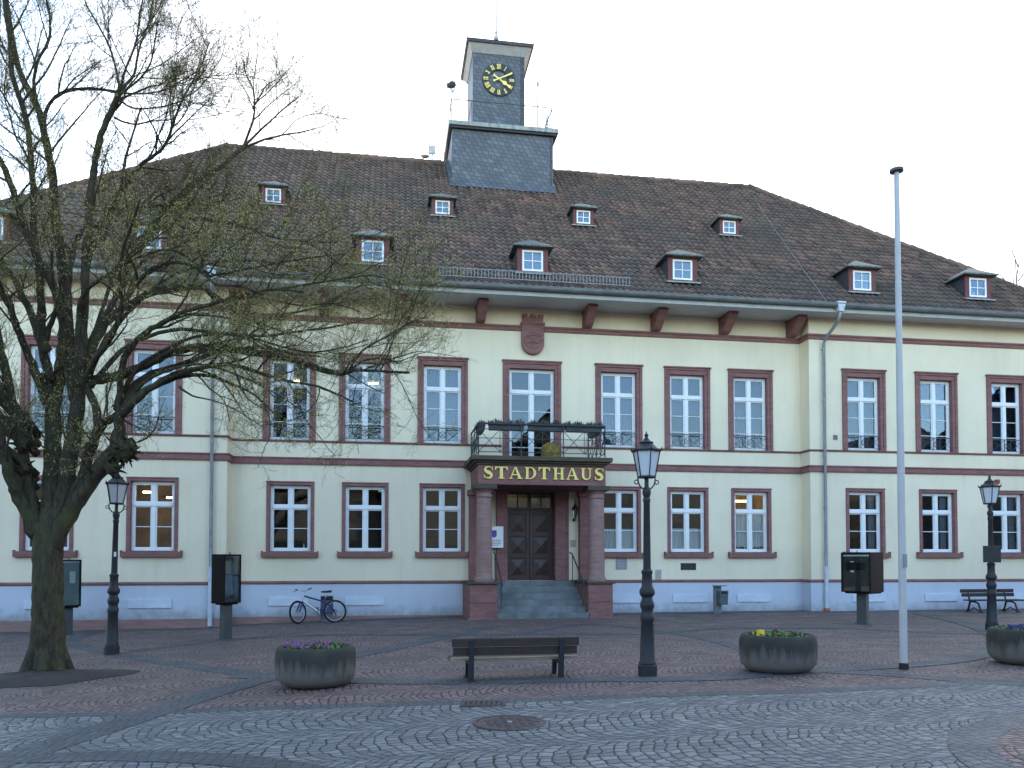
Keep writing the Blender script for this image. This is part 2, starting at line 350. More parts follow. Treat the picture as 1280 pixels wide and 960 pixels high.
for p in ([(WL,14.8),(WL,-.6),(XL,-.6),(XL,0),(3.3,0)],[(5.75,0),(XR,0),(XR,-.6),(WR,-.6),(WR,14.8)]): mb.sweep(p,rect(.055,-.7,.006,-.15))
mb.build('base_course',REDL,HALL)
mb=MB()
for p in ([(WL,14.8),(WL,-.6),(XL,-.6),(XL,0),(3.36,0)],[(5.70,0),(XR,0),(XR,-.6),(WR,-.6),(WR,14.8)]): mb.sweep(p,[(-.02,.975),(.05,.975),(.07,1.0),(.07,1.035),(.035,1.068),(-.02,1.068)])
mb.build('plinth_moulding',RED,HALL)
mb=MB().sweep(FULL,[(-.02,4.585),(.045,4.585),(.06,4.62),(.06,4.74),(.085,4.765),(.085,4.80),(-.02,4.81)]); mb.build('string_course',RED,HALL)
mb=MB()
for p in ([(WL,14.8),(WL,-.6),(XL,-.6),(XL,0),(3.56,0)],[(5.52,0),(XR,0),(XR,-.6),(WR,-.6),(WR,14.8)]): mb.sweep(p,[(-.02,5.265),(.03,5.265),(.055,5.30),(.055,5.325),(-.02,5.335)])
mb.build('sill_course',RED,HALL)
mb=MB().sweep(FULL,[(-.02,8.965),(.04,8.965),(.055,9.0),(.055,9.05),(.10,9.09),(.10,9.13),(-.02,9.15)]); mb.build('cornice',RED,HALL)

# ---- windows
def bars(mb,W,z0,z1,zt,lower,y,fr=.065,mul=.11,tr=.10):
    """white casement frame: outer frame, mullion, transom, sashes and glazing bars (x centred)"""
    h=W/2
    mb.box(-h,-h+fr,y,y+.08,z0,z1); mb.box(h-fr,h,y,y+.08,z0,z1); mb.box(-h+fr,h-fr,y,y+.08,z1-fr,z1); mb.box(-h+fr,h-fr,y-.02,y+.08,z0,z0+fr*1.1)
    mb.box(-h+fr,h-fr,y-.025,y+.078,zt-tr/2,zt+tr/2); mb.box(-mul/2,mul/2,y-.012,y+.076,z0+fr*1.1,zt-tr/2); mb.box(-mul/2,mul/2,y-.012,y+.076,zt+tr/2,z1-fr)
    s=.035
    for xa,xb in ((-h+fr,-mul/2),(mul/2,h-fr)):
        for za,zb in ((z0+fr*1.1,zt-tr/2),(zt+tr/2,z1-fr)):
            mb.box(xa,xa+s,y+.012,y+.07,za,zb); mb.box(xb-s,xb,y+.012,y+.07,za,zb); mb.box(xa+s,xb-s,y+.012,y+.07,za,za+s); mb.box(xa+s,xb-s,y+.012,y+.07,zb-s,zb)
        for z in lower: mb.box(xa+s,xb-s,y+.02,y+.06,z-.012,z+.012)
    return mb
def make_window(kind):
    if kind=='U': W,H=UW,UZ1-UZ0; zt=7.04-UZ0; low=[5.9-UZ0,6.43-UZ0]; jw,tw,g=.19,.26,GLASSU
    elif kind=='D': W,H=DW,DZ1-DZ0; zt=7.04-DZ0; low=[5.28-DZ0,5.85-DZ0,6.43-DZ0]; jw,tw,g=.21,.26,GLASSU
    else: W,H=GW,GZ1-GZ0; zt=3.30-GZ0; low=[2.655-GZ0]; jw,tw,g=.105,.11,GLASSG
    y=.13 if kind!='G' else .11; h=W/2
    fr=bars(MB(),W,0,H,zt,low,y).build('window',WHITE,HALL,bevel=.006)
    s=MB(); d=y+.09
    if kind=='G':
        for q in (-1,1): s.box(*sorted((q*h,q*(h+jw))),-.035,d,-.02,H+.0)
        s.box(-h-jw,h+jw,-.035,d,H,H+tw); s.box(-h-jw-.01,h+jw+.01,-.055,-.034,H+tw-.035,H+tw+.004)
        s.build('surround',RED,fr,bevel=.008)
        si=MB(); si.box(-h-jw-.13,h+jw+.13,-.13,y+.02,-.185,-.022)
        for q in (-1,1): si.box(*sorted((q*(h+jw+.09),q*(h+jw+.135))),-.135,-.0,-.022,.012)
        si.build('sill',RED,fr,bevel=.015)
    else:
        b0=-.05 if kind=='U' else -.03
        for q in (-1,1):
            s.box(*sorted((q*h,q*(h+jw*.5))),-.03,d,b0,H); s.box(*sorted((q*(h+jw*.5),q*(h+jw))),-.055,.04,b0,H+tw*.55)
        s.box(-h-jw*.5,h+jw*.5,-.03,d,H,H+tw*.55); s.box(-h-jw,h+jw,-.065,.04,H+tw*.55,H+tw*.8); s.box(-h-jw-.03,h+jw+.03,-.095,.04,H+tw*.8,H+tw)
        s.build('surround',RED,fr,bevel=.01)
        si=MB().box(-h,h,-.02,y+.01,-.05,-.004); si.build('sill',RED,fr)
        if kind=='U':
            r=MB(); zr=.46
            r.box(-h,h,-.018,.002,zr,zr+.03); r.box(-h,h,-.014,-.002,.07,.085)
            for a,b in ((-h,-.12),(.12,h)):
                r.tube([(a,-.008,.08),(b,-.008,zr)],.007,5); r.tube([(a,-.006,zr),(b,-.006,.08)],.007,5)
            r.torus((0,-.008,.26),.10,.010,(0,1,0),16,5); r.tube([(-.08,-.008,.18),(.08,-.008,.34)],.008,5); r.tube([(-.08,-.006,.34),(.08,-.006,.18)],.008,5)
            for a in (-.12,.12): r.box(a-.008,a+.008,-.016,-.001,.08,zr)
            r.build('railing',IRONG,fr)
    MB().box(-h+.04,h-.04,y+.040,y+.046,.05,H-.05).build('pane',g,fr)
    rm=MB(); X=h+.35; z0,z1=-.25,H+.15; ya,yb=y+.15,y+1.7
    rm.quad((-X,yb,z0),(X,yb,z0),(X,yb,z1),(-X,yb,z1)); rm.quad((-X,ya,z0),(-X,yb,z0),(-X,yb,z1),(-X,ya,z1)); rm.quad((X,yb,z0),(X,ya,z0),(X,ya,z1),(X,yb,z1))
    rm.quad((-X,ya,z1),(-X,yb,z1),(X,yb,z1),(X,ya,z1)); rm.quad((-X,yb,z0),(-X,ya,z0),(X,ya,z0),(X,yb,z0))
    rm.build('room',ROOM,fr,fix=False)
    return fr
def curtain(win,mat,x0,x1,z0,z1,y,fold=.02,name='curtain'):
    m=MB(); n=max(6,int((x1-x0)/.03)); 
    for k in range(n):
        a=x0+(x1-x0)*k/n; b=x0+(x1-x0)*(k+1)/n
        ya=y+fold*math.sin(k*1.9); yb=y+fold*math.sin((k+1)*1.9)
        m.quad((a,ya,z0),(b,yb,z0),(b,yb,z1),(a,ya,z1))
    return m.build(name,mat,win,smooth='all',fix=False)
def room_mat(win,mat):
    for c in win.children:
        if c.name.startswith('room'): c.material_slots[0].link='OBJECT'; c.material_slots[0].material=mat
def lampstrip(win,x,y,z,w=.38): MB().box(x-w/2,x+w/2,y,y+.12,z,z+.045).build('ceiling_lamp',LAMPG,win)
U0=make_window('U'); G0=make_window('G')
UWIN=[];GWIN=[]
for i,(x,y) in enumerate(UFX):
    w=U0 if i==0 else copy_tree(U0); w.location=(x,y,UZ0); UWIN.append(w)
for i,(x,y) in enumerate(GFX):
    w=G0 if i==0 else copy_tree(G0); w.location=(x,y,GZ0); GWIN.append(w)
DWIN=make_window('D'); DWIN.location=(DX,0,DZ0)
for k in (5,6): curtain(UWIN[k],PALE,-.53,.53,.05,2.38,.32,.004,'sky_tint_blind')  # pale sheets behind the glass stand in for mirrored sky
for k in (7,):  curtain(UWIN[k],PALE,-.53,.53,1.2,2.38,.32,.004,'sky_tint_blind')
curtain(UWIN[8],BLIND,-.53,.53,.05,2.3,.36,.03)
for k in (9,10,11): curtain(UWIN[k],BLIND,-.53,.53,.05,2.3,.4,.015)
for k in (1,2,3,4): curtain(UWIN[k],PALE,-.53,.53,.9,2.38,.36,.004,'sky_tint_blind')
for k in (3,4): lampstrip(UWIN[k],.1+.15*(k-3),.30,1.85,.3)
room_mat(GWIN[2],ROOMW); lampstrip(GWIN[2],-.28,.7,1.72); lampstrip(GWIN[2],.33,.9,1.58); 
curtain(GWIN[6],LACE,-.55,.55,.05,.75,.24,.02); curtain(GWIN[7],LACE,-.55,.55,.05,.78,.24,.02)
curtain(GWIN[8],LACE,-.55,.55,.07,1.28,.24,.02); room_mat(GWIN[8],ROOMY); lampstrip(GWIN[8],.2,1.0,1.75,.5)
fl=MB(); rng=random.Random(3)
for k in range(26): fl.ball((rng.uniform(-.5,.5),.19,.10+rng.uniform(0,.07)),rng.uniform(.02,.04),6,4)
fl.build('window_plants',M('dark_potted_plants',(.06,.025,.03),.8,.4,30,c2=(.02,.035,.015)),GWIN[8])
for k in (9,10,11): room_mat(GWIN[k],ROOM); curtain(GWIN[k],BLIND,.28,.53,.05,1.9,.3,.03)
room_mat(GWIN[9],ROOMW); lampstrip(GWIN[9],-.2,1.2,1.80,.3)
MB().lathe([(.025,0),(.025,.12),(.01,.125),(.01,.17)],.38,.22,.075,8).build('candle',PAPER,GWIN[3])

# ---- eaves
EX_L,EX_R,EY,EZ=-14.7,23.9,-1.4,9.85
mb=MB(); 
for k in range(6): mb.box(EX_L+.02,EX_R-.02,EY+.03+k*.235,EY+.03+k*.235+.222,9.66+.006*k,9.70)
mb.build('soffit',GREYW,HALL)
mb=MB().box(EX_L,EX_R,EY,EY+.035,9.63,9.845); mb.build('fascia',M('light_fascia',(.42,.44,.44),.6,.1,4),HALL)
mb=MB(); n=10
prof=[(-.10*math.cos(pi*k/n)-.11,-.105*math.sin(pi*k/n)) for k in range(n+1)]
prof+=[(-.085*math.cos(pi*k/n)-.11,-.09*math.sin(pi*k/n)) for k in reversed(range(n+1))]
mb.prism(prof,lambda u,v,d:(d,EY+u,9.86+v),EX_L-.1,EX_R+.1); mb.tube([(EX_L-.1,EY-.212,9.862),(EX_R+.1,EY-.212,9.862)],.014,6)
x=EX_L
while x<EX_R: mb.box(x,x+.03,EY-.216,EY+.005,9.745,9.755); mb.torus((x+.5,EY-.11,9.86),.102,.006,(1,0,0),16,5); x+=2.9
mb.build('gutter',ZINC,HALL)
br=MB().prism([(0,9.13),(-.22,9.13),(-.34,9.17),(-.80,9.50),(-.86,9.54),(-.86,9.655),(0,9.655)],lambda u,v,d:(d,u,v),-.14,.14)
br.prism([(0,9.60),(-.9,9.60),(-.9,9.657),(0,9.657)],lambda u,v,d:(d,u,v),-.165,.165)
b0=None
for x in (2.875,6.32,8.6,10.95,13.33,.55,-1.9,-4.22):
    if b0 is None: b0=br.build('bracket',RED,HALL,bevel=.015); o=b0
    else: o=b0.copy(); COL.objects.link(o)
    o.location=(x,0,0)
# crest
cr=MB(); pts=[(4.19,8.57)]+[(4.55+.36*math.cos(pi+pi*k/14),8.57+.36*math.sin(pi+pi*k/14)) for k in range(1,14)]+[(4.91,8.57),(4.91,9.17),(4.19,9.17)]
cr.prism(pts,FY(0),-.14,.0); cr.box(4.16,4.94,-.16,0,9.165,9.225); cr.box(4.22,4.88,-.13,0,9.225,9.40)
for x in (4.21,4.47,4.73): cr.box(x,x+.16,-.15,0,9.39,9.49)
crest=cr.build('crest',RED,HALL,bevel=.012)
w=MB().torus((4.55,-.14,8.66),.255,.022,(0,1,0),28,6)
for a in (35,145,270): w.tube([(4.55,-.142,8.66),(4.55+.25*math.cos(R(a)),-.142,8.66+.25*math.sin(R(a)))],.024,6)
w.tube([(4.40,-.14,8.78),(4.55,-.15,8.83),(4.70,-.14,8.78)],.02,6); w.tube([(4.38,-.14,8.55),(4.55,-.15,8.60),(4.72,-.14,8.55)],.02,6)
w.build('wheel_relief',RED,crest)

# ---- roof
SL=.93; TH=math.atan(SL); RY=7.1; RZ=EZ+SL*(RY-EY); RX0,RX1=EX_L+8.5,EX_R-8.5
ct,st=math.cos(TH),math.sin(TH); SLEN=(RY-EY)/ct
V=[];F=[];UVs=[]
rows=35; rh=SLEN/rows; tw=.22; sub=6; dx=tw/sub
for k in range(rows):
    s0=k*rh-.01; s1=(k+1)*rh+.03
    y0=s0*ct; xa,xb=EX_L+max(0,y0),EX_R-max(0,y0)
    i0=math.ceil(xa/dx); i1=math.floor(xb/dx); base=len(V); cnt=i1-i0+1
    rr_=random.Random(k)
    for i in range(i0,i1+1):
        x=i*dx; ph=(i%sub)/sub; wv=.028*math.sin(2*pi*ph)+.010*math.sin(4*pi*ph+.6)
        tj=math.sin(i//sub*12.9898+k*78.233)*43758.5453; tj=(tj-math.floor(tj)-.5)
        for s_,h,ss in ((s0,0.0,s0),(s0+tj*.02,.055+wv+tj*.012,s0),(s1,.012+wv,s1)):
            V.append((x,EY+s_*ct-h*st,EZ+s_*st+h*ct)); 
    for q in range(cnt-1):
        a=base+q*3; i=i0+q; u0=i*dx/tw+.003; u1=(i+1)*dx/tw-.003
        F.append((a,a+3,a+4,a+1)); UVs+= [(u0,k+.1),(u1,k+.1),(u1,k+.2),(u0,k+.2)]
        F.append((a+1,a+4,a+5,a+2)); UVs+= [(u0,k+.2),(u1,k+.2),(u1,k+.9),(u0,k+.9)]
me=bpy.data.meshes.new('roof'); me.from_pydata(V,[],F); me.materials.append(TILE)
ul=me.uv_layers.new(name='UVMap'); ul.data.foreach_set('uv',[c for p in UVs for c in p])
me.polygons.foreach_set('use_smooth',[True]*len(F)); me.set_sharp_from_angle(angle=R(50))
ROOF=bpy.data.objects.new('roof',me); COL.objects.link(ROOF); ROOF.parent=HALL
mb=MB(); YB=15.6
mb.quad((EX_R,EY,EZ),(EX_R,YB,EZ),(RX1,RY,RZ)); mb.quad((EX_L,YB,EZ),(EX_L,EY,EZ),(RX0,RY,RZ)); mb.quad((EX_R,YB,EZ),(EX_L,YB,EZ),(RX0,RY,RZ),(RX1,RY,RZ))
mb.quad((EX_L,EY+.04,EZ-.02),(EX_R,EY+.04,EZ-.02),(RX1,RY,RZ-.05),(RX0,RY,RZ-.05))
o=mb.build('roof_slopes',TILE,ROOF,fix=False)
for l in o.data.uv_layers[0].data: l.uv=(l.uv[0]/tw,l.uv[1]/rh)
mb=MB(); rg=random.Random(5)
def ridge(p,q,n):
    p,q=Vector(p),Vector(q)
    for k in range(n):
        a=p.lerp(q,k/n); b=p.lerp(q,(k+1.12)/n); e=Vector((0,0,rg.uniform(-.012,.012)))
        mb.tube([a+e,b+e],[.105,.135],10)
ridge((RX0,RY,RZ+.02),(RX1,RY,RZ+.02),60); ridge((EX_R-.1,EY+.1,EZ+.1),(RX1,RY,RZ+.03),38); ridge((EX_L+.1,EY+.1,EZ+.1),(RX0,RY,RZ+.03),38)
o=mb.build('ridge_tiles',TILE,ROOF,smooth=True)
for l in o.data.uv_layers[0].data: l.uv=(l.uv[0]/.6,l.uv[1]/rh)
MB().tube([(15.35,6.9,17.62),(14.85,5.0,15.88),(14.3,1.6,12.72),(13.86,-1.4,9.96)],.011,6).build('lightning_cable',ZINC,ROOF)
# snow guard
mb=MB(); s=.35; yg=EY+s*ct; zg=EZ+s*st+.1
for z in (0,.25): mb.box(1.42,7.46,yg-.012,yg+.012,zg+z,zg+z+.025)
x=1.42
while x<7.47: mb.box(x-.011,x+.011,yg-.009,yg+.009,zg,zg+.26); x+=.105
for x in (1.9,3.1,4.3,5.5,6.7): mb.tube([(x,yg,zg+.2),(x,yg+.25,zg+.18)],.012,5); mb.tube([(x,yg-.01,zg),(x,yg+.1,zg+.02)],.02,5)
mb.build('snow_guard',M('weathered_zinc',(.26,.26,.28),.6,.15,6),HALL)

# ---- dormers
def make_dormer(big):
    if big: W,H,OV,AP,ww,wh=.98,.80,.14,.36,.62,.62
    else: W,H,OV,AP,ww,wh=.76,.60,.11,.28,.46,.44
    L=(H+AP)/SL+.3; h=W/2
    mb=MB(); p=[(-h,0,0),(h,0,0),(h,L,0),(-h,L,0)]
    a=ww/2+.02; z0=.07; z1=z0+wh
    mb.box(-h,-a,0,.08,0,H); mb.box(a,h,0,.08,0,H); mb.box(-a,a,0,.08,z1+.015,H); mb.box(-a,a,.0,.08,0,z0-.015)
    d=mb.build('dormer',REDP,HALL,bevel=.006)
    for q in (-1,1):
        ck=MB(); ck.prism([(.08,-.02),(H/SL+.2,H-.02+.18),(H/SL+.2,H),(.08,H)],lambda u,v,e,q=q:(q*(h-.015)+e,u,v),-.012,.012); ck.build('cheek',SLATED,d)
    f=MB(); y=.03; fw=.06 if big else .05
    f.box(-a,-a+fw,y-.02,y+.05,z0-.015,z1+.015); f.box(a-fw,a,y-.02,y+.05,z0-.015,z1+.015); f.box(-a+fw,a-fw,y-.02,y+.05,z1+.015-fw,z1+.015); f.box(-a+fw,a-fw,y-.02,y+.05,z0-.015,z0-.015+fw)
    f.box(-.013,.013,y-.005,y+.04,z0-.015+fw,z1+.015-fw); zm=(z0+z1)/2; f.box(-a+fw,a-fw,y-.003,y+.038,zm-.013,zm+.013)
    fr=f.build('window_frame',WHITE,d); MB().box(-a+.02,a-.02,y+.01,y+.016,z0,z1).build('pane',GLASSD,d)
    MB().box(-a,a,.10,.12,z0-.02,z1+.02).build('sky_tint_blind',PALE,d)
    sl=MB().hexa([(-h-.06,-.14,-.09),(h+.06,-.14,-.09),(h+.06,.02,-.02),(-h-.06,.02,-.02),(-h-.06,-.14,-.05),(h+.06,-.14,-.05),(h+.06,.02,.02),(-h-.06,.02,.02)])
    sl.build('flashing',ZINCP,d)
    r=MB(); e=h+OV; yf=-OV-.05; zr=H+AP; yr=.42 if big else .32; zl=H-.03; Lr=(H+AP)/SL+.25; Le=(H)/SL+.25
    def R2(t):
        r.quad((-e,yf,zl+t),(e,yf,zl+t),(0,yr,zr+t)); r.quad((e,yf,zl+t),(e,Le,zl+t),(0,Lr,zr+t),(0,yr,zr+t)); r.quad((-e,Le,zl+t),(-e,yf,zl+t),(0,yr,zr+t),(0,Lr,zr+t))
    R2(.045); r.quad((-e,yf,zl),(-e,Le,zl),(e,Le,zl),(e,yf,zl)); r.quad((-e,yf,zl),(e,yf,zl),(e,yf,zl+.045),(-e,yf,zl+.045)); r.quad((e,yf,zl),(e,Le,zl),(e,Le,zl+.045),(e,yf,zl+.045)); r.quad((-e,Le,zl),(-e,yf,zl),(-e,yf,zl+.045),(-e,Le,zl+.045))
    r.build('dormer_roof',SLATEG,d,fix=False)
    return d
DB=make_dormer(True); DS=make_dormer(False)
for i,x in enumerate((4.44,-.45,9.32,15.58,19.88,-6.8,-11.0)):
    d=DB if i==0 else copy_tree(DB); d.location=(x,-.68,EZ+SL*(-.68-EY)+.09)
for i,x in enumerate((1.87,6.9,12.42,-3.82)):
    d=DS if i==0 else copy_tree(DS); d.location=(x,2.62,EZ+SL*(2.62-EY)+.09)

# ---- tower
mb=MB(); tx0,tx1,ty0,ty1=2.40,6.34,5.2,9.0
zb=EZ+SL*(ty0-EY)-.3
mb.box(tx0,tx1,ty0,ty1,zb,18.28)
TW=mb.build('tower',SLATE,HALL)
sk=MB(); e=.09; z=EZ+SL*(ty0-EY)
sk.hexa([(tx0-e,ty0-.14,z-.06),(tx1+e,ty0-.14,z-.06),(tx1+e,ty0+.05,z+.1),(tx0-e,ty0+.05,z+.1),(tx0-.012,ty0-.012,z+.3),(tx1+.012,ty0-.012,z+.3),(tx1+.012,ty0+.05,z+.3),(tx0-.012,ty0+.05,z+.3)])
for q,x in ((-1,tx0),(1,tx1)): sk.prism([(ty0-.1,z-.02),(RY,RZ),(RY,RZ+.2),(ty0,z+.25)],lambda u,v,d,x=x:(x+d,u,v),*sorted((q*.004,q*.10)))
sk.build('skirt',SLATE,TW)
MB().box(2.27,6.53,5.02,9.18,18.285,18.45).build('platform',ZINCP,TW,bevel=.01)
MB().box(2.33,6.47,5.08,9.12,18.2,18.284).build('platform_underside',BLACK,TW)
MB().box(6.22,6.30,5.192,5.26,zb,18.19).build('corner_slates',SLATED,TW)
cx0,cx1,cy0,cy1=3.29,5.36,6.1,8.2
CT=MB().box(cx0,cx1,cy0,cy1,18.45,21.95).build('clock_tower',SLATE,HALL)
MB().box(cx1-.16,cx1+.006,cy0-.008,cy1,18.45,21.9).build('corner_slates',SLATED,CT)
e0=.02; ex0,ex1,ey0,ey1=3.04,5.70,5.84,8.5
MB().hexa([(cx0-e0,cy0-e0,21.84),(cx1+e0,cy0-e0,21.84),(cx1+e0,cy1+e0,21.84),(cx0-e0,cy1+e0,21.84),(ex0+.06,ey0+.06,22.14),(ex1-.06,ey0+.06,22.14),(ex1-.06,ey1-.06,22.14),(ex0+.06,ey1-.06,22.14)]).build('tower_cornice',M('grey_cornice_paint',(.36,.355,.36),.6,.1,4),CT)
mb=MB().box(ex0,ex1,ey0,ey1,22.142,22.25); xm,ym=(ex0+ex1)/2,(ey0+ey1)/2
mb.quad((ex0-.02,ey0-.02,22.252),(ex1+.02,ey0-.02,22.252),(xm+.35,ym-.35,22.72),(xm-.35,ym-.35,22.72)); mb.quad((ex1+.02,ey0-.02,22.252),(ex1+.02,ey1+.02,22.252),(xm+.35,ym+.35,22.72),(xm+.35,ym-.35,22.72))
mb.quad((ex1+.02,ey1+.02,22.252),(ex0-.02,ey1+.02,22.252),(xm-.35,ym+.35,22.72),(xm+.35,ym+.35,22.72)); mb.quad((ex0-.02,ey1+.02,22.252),(ex0-.02,ey0-.02,22.252),(xm-.35,ym-.35,22.72),(xm-.35,ym+.35,22.72))
for a,b in (((xm-.35,ym-.35),(xm+.35,ym-.35)),((xm+.35,ym-.35),(xm+.35,ym+.35)),((xm+.35,ym+.35),(xm-.35,ym+.35)),((xm-.35,ym+.35),(xm-.35,ym-.35))): mb.quad((*a,22.72),(*b,22.72),(xm,ym,23.05))
mb.build('tower_roof',SLATED,CT)
MB().tube([(xm,ym,22.95),(xm,ym,23.5),(xm,ym,27)],[.05,.03,.016],8).ball((xm,ym,23.22),.11,10,8).ball((xm,ym,23.48),.06,8,6).build('lightning_rod',PIPE,CT)
# clock
ccx,ccz=4.325,20.82; yc=cy0-.02
mb=MB(); n=48
for k in range(n):
    a,b=2*pi*k/n,2*pi*(k+1)/n
    def P(r,t,y): return (ccx+r*math.cos(t),y,ccz+r*math.sin(t))
    mb.hexa([P(.38,a,yc-.03),P(.66,a,yc-.03),P(.66,b,yc-.03),P(.38,b,yc-.03),P(.38,a,yc+.02),P(.66,a,yc+.02),P(.66,b,yc+.02),P(.38,b,yc+.02)])
CF=mb.build('clock_face',DIAL,HALL)
NUM=['XII','I','II','III','IV','V','VI','VII','VIII','IX','X','XI']
wd={'I':.5,'V':1.0,'X':1.0}
for k,s in enumerate(NUM):
    ang=-2*pi*k/12; H_=.175; tot=sum(wd[c] for c in s)*.085; sc_=min(1,.25/tot); x=-tot*sc_/2; nm=MB()
    def T(u,v,d): # local (u right, v out) rotated
        uu,vv=u,.52+v; return (ccx+uu*math.cos(ang)-vv*math.sin(ang),yc-.03-d,ccz+uu*math.sin(ang)+vv*math.cos(ang))
    dd=0
    for c in s:
        w_=wd[c]*.085*sc_; t=.026
        def bar(u0,u1,v0,v1,t=t):
            global_d=.012+dd; nm.prism([(u0-t/2,v0),(u0+t/2,v0),(u1+t/2,v1),(u1-t/2,v1)],T,0,global_d)
        m_=x+w_/2
        if c=='I': bar(m_,m_,-H_/2,H_/2,.022)
        elif c=='V': bar(m_,m_-w_*.38,-H_/2,H_/2,.026); dd+=.0015; bar(m_,m_+w_*.38,-H_/2,H_/2,.02)
        else: bar(m_-w_*.4,m_+w_*.4,-H_/2,H_/2,.02); dd+=.0015; bar(m_+w_*.4,m_-w_*.4,-H_/2,H_/2,.026)
        dd+=.0015; nm.prism([(x+.006,-H_/2-.006),(x+w_-.006,-H_/2-.006),(x+w_-.006,-H_/2+.014),(x+.006,-H_/2+.014)],T,0,.01+dd); dd+=.001
        nm.prism([(x+.006,H_/2-.014),(x+w_-.006,H_/2-.014),(x+w_-.006,H_/2+.006),(x+.006,H_/2+.006)],T,0,.01+dd); dd+=.001
        x+=w_
    nm.build('numeral',GOLD,CF)
def hand(name,deg,poly,y):
    a=-R(deg); fn=lambda u,v,d:(ccx+u*math.cos(a)-v*math.sin(a),y-d,ccz+u*math.sin(a)+v*math.cos(a))
    MB().prism(poly,fn,0,.012).build(name,GOLD,CF)
hand('hour_hand',124,[(-.03,-.2),(-.06,-.26),(.06,-.26),(.03,-.2),(.025,.16),(.085,.26),(.06,.34),(.02,.38),(.045,.44),(.055,.56),(-.055,.56),(-.045,.44),(-.02,.38),(-.06,.34),(-.085,.26),(-.025,.16)],yc-.075)
hand('minute_hand',64,[(-.025,-.16),(-.05,-.25),(.05,-.25),(.025,-.16),(.022,.2),(.035,.50),(.0,.62),(-.035,.50),(-.022,.2)],yc-.095)
MB().lathe([(.04,0),(.04,.11)],0,0,0,12).build('clock_hub',GOLD,CF).matrix_local=Matrix.Translation((ccx,yc-.0,ccz))@Matrix.Rotation(pi/2,4,'X')
# tower railing and fittings
mb=MB(); zr=18.45; a0,a1,b0_,b1_=2.36,6.28,5.08,9.1
for p in ((a0,b0_),(a1,b0_),(a0,b1_),(a1,b1_),(3.15,b0_)): mb.tube([(*p,zr),(*p,19.3)],.016,6)
for z in (19.28,): mb.tube([(a0,b0_,z),(a1,b0_,z),(a1,b1_,z),(a0,b1_,z),(a0,b0_,z)],.017,6)
mb.tube([(a0,b0_,18.5),(a0,5.6,19.28)],.012,5); mb.tube([(3.15,b0_,19.28),(3.0,b0_+.25,18.45)],.012,5)
for k in range(6): mb.tube([(a1,b0_+.05+k*.03,18.5+.12*k),(a1-.28+.045*k,b0_,18.5+.12*k)],.012,4)
mb.tube([(a1,b0_,19.25),(a1-.3,b0_,18.5)],.02,5)
mb.build('tower_railing',IRONG,HALL)
MB().tube([(a0+.02,5.1,19.2),(a0+.04,5.1,19.72)],.014,6).lathe([(.05,0),(.09,.06),(.1,.16)],a0+.05,5.1,19.56,10).build('siren_pole',PAPER,HALL)
MB().ball((a0+.03,5.05,19.82),.15,10,7,1,1,.8).tube([(a0+.08,5.05,19.8),(a0-.17,4.98,19.72)],[.13,.08],10).build('floodlight',M('brown_black_metal',(.04,.03,.03),.5,.2,5),HALL)
MB().tube([(5.72,5.1,18.45),(5.72,5.1,20.15)],[.025,.018],6).box(5.69,5.75,5.06,5.1,20.1,20.25).build('antenna_rod',IRONG,HALL)
MB().box(6.1,6.16,5.2,5.5,18.46,19.05).box(5.82,5.86,5.2,5.3,18.46,18.9).build('panel_antenna',PAPER,HALL)
an=MB(); an.tube([(1.75,7.1,17.6),(1.75,7.1,18.35)],.025,6); an.tube([(1.62,7.1,17.7),(1.62,7.1,18.85)],.015,6); an.tube([(1.42,7.05,18.8),(1.68,7.1,18.76)],.012,5); an.tube([(1.66,7.1,18.9),(1.64,7.1,18.66)],.01,5)
for k in range(4): an.tube([(1.44+.06*k,6.98,18.8),(1.44+.06*k,7.16,18.8)],.008,4)
an.box(1.6,1.87,7.02,7.1,18.12,18.45); an.tube([(1.86,7.1,18.2),(2.2,7.1,18.17)],.014,5); an.lathe([(.0,.0),(.1,.02),(.17,.07)],1.45,7.0,17.9,12)
an.build('antenna',M('grey_white_plastic',(.5,.52,.5),.5,.1,5),HALL)
# ================================================================== PORTICO (part of the hall)
for x0,x1 in ((2.34,3.15),(5.82,6.56)):
    p=MB().box(x0,x1,-2.1,.0,-.3,.995).box(x0-.05,x1+.05,-2.16,-1.6,-.3,.03).build('pedestal',RED,HALL,bevel=.015)
    MB().box(x0+.004,x1-.004,-2.104,-2.0,.46,.475).build('joint',BLACK,p)
    MB().box(x0-.06,x1+.06,-2.17,.0,.998,1.07).build('pedestal_cap',MOSS,p,bevel=.02)
for x in (2.80,6.17):
    c=MB().lathe([(.285,1.072),(.285,1.15),(.25,1.18),(.238,1.24),(.238,1.6),(.236,2.2),(.228,2.9),(.215,3.5),(.245,3.53),(.245,3.57),(.217,3.60),(.217,3.66),(.30,3.74)],x,-1.72,0,28).build('column',REDL,HALL,smooth=True)
    MB().box(x-.34,x+.34,-2.06,-1.38,3.742,3.878).build('abacus',MOSS,c,bevel=.015)
for x0,x1 in ((2.52,3.2),(6.03,6.68)):
    p=MB().box(x0,x1,-.26,0,1.072,3.70).box(x0-.05,x1+.05,-.31,0,3.702,3.877).build('pilaster',RED,HALL,bevel=.012)
en=MB().box(2.59,6.38,-2.0,-.003,3.882,4.44).build('entablature',RED,HALL,bevel=.01)
MB().box(3.3,5.7,-1.6,-.1,3.855,3.879).build('portico_ceiling',M('dark_ceiling',(.10,.06,.055),.8,.1,4),en)  # ceiling board darker than the stone around it
sl=MB()
for o,z0,z1 in ((.05,4.442,4.50),(.12,4.502,4.56),(.22,4.562,4.69)): sl.box(2.59-o,6.38+o-.06,-2.0-o,-.004,z0,z1)
sl.build('balcony_slab',MOSS,HALL,bevel=.015)
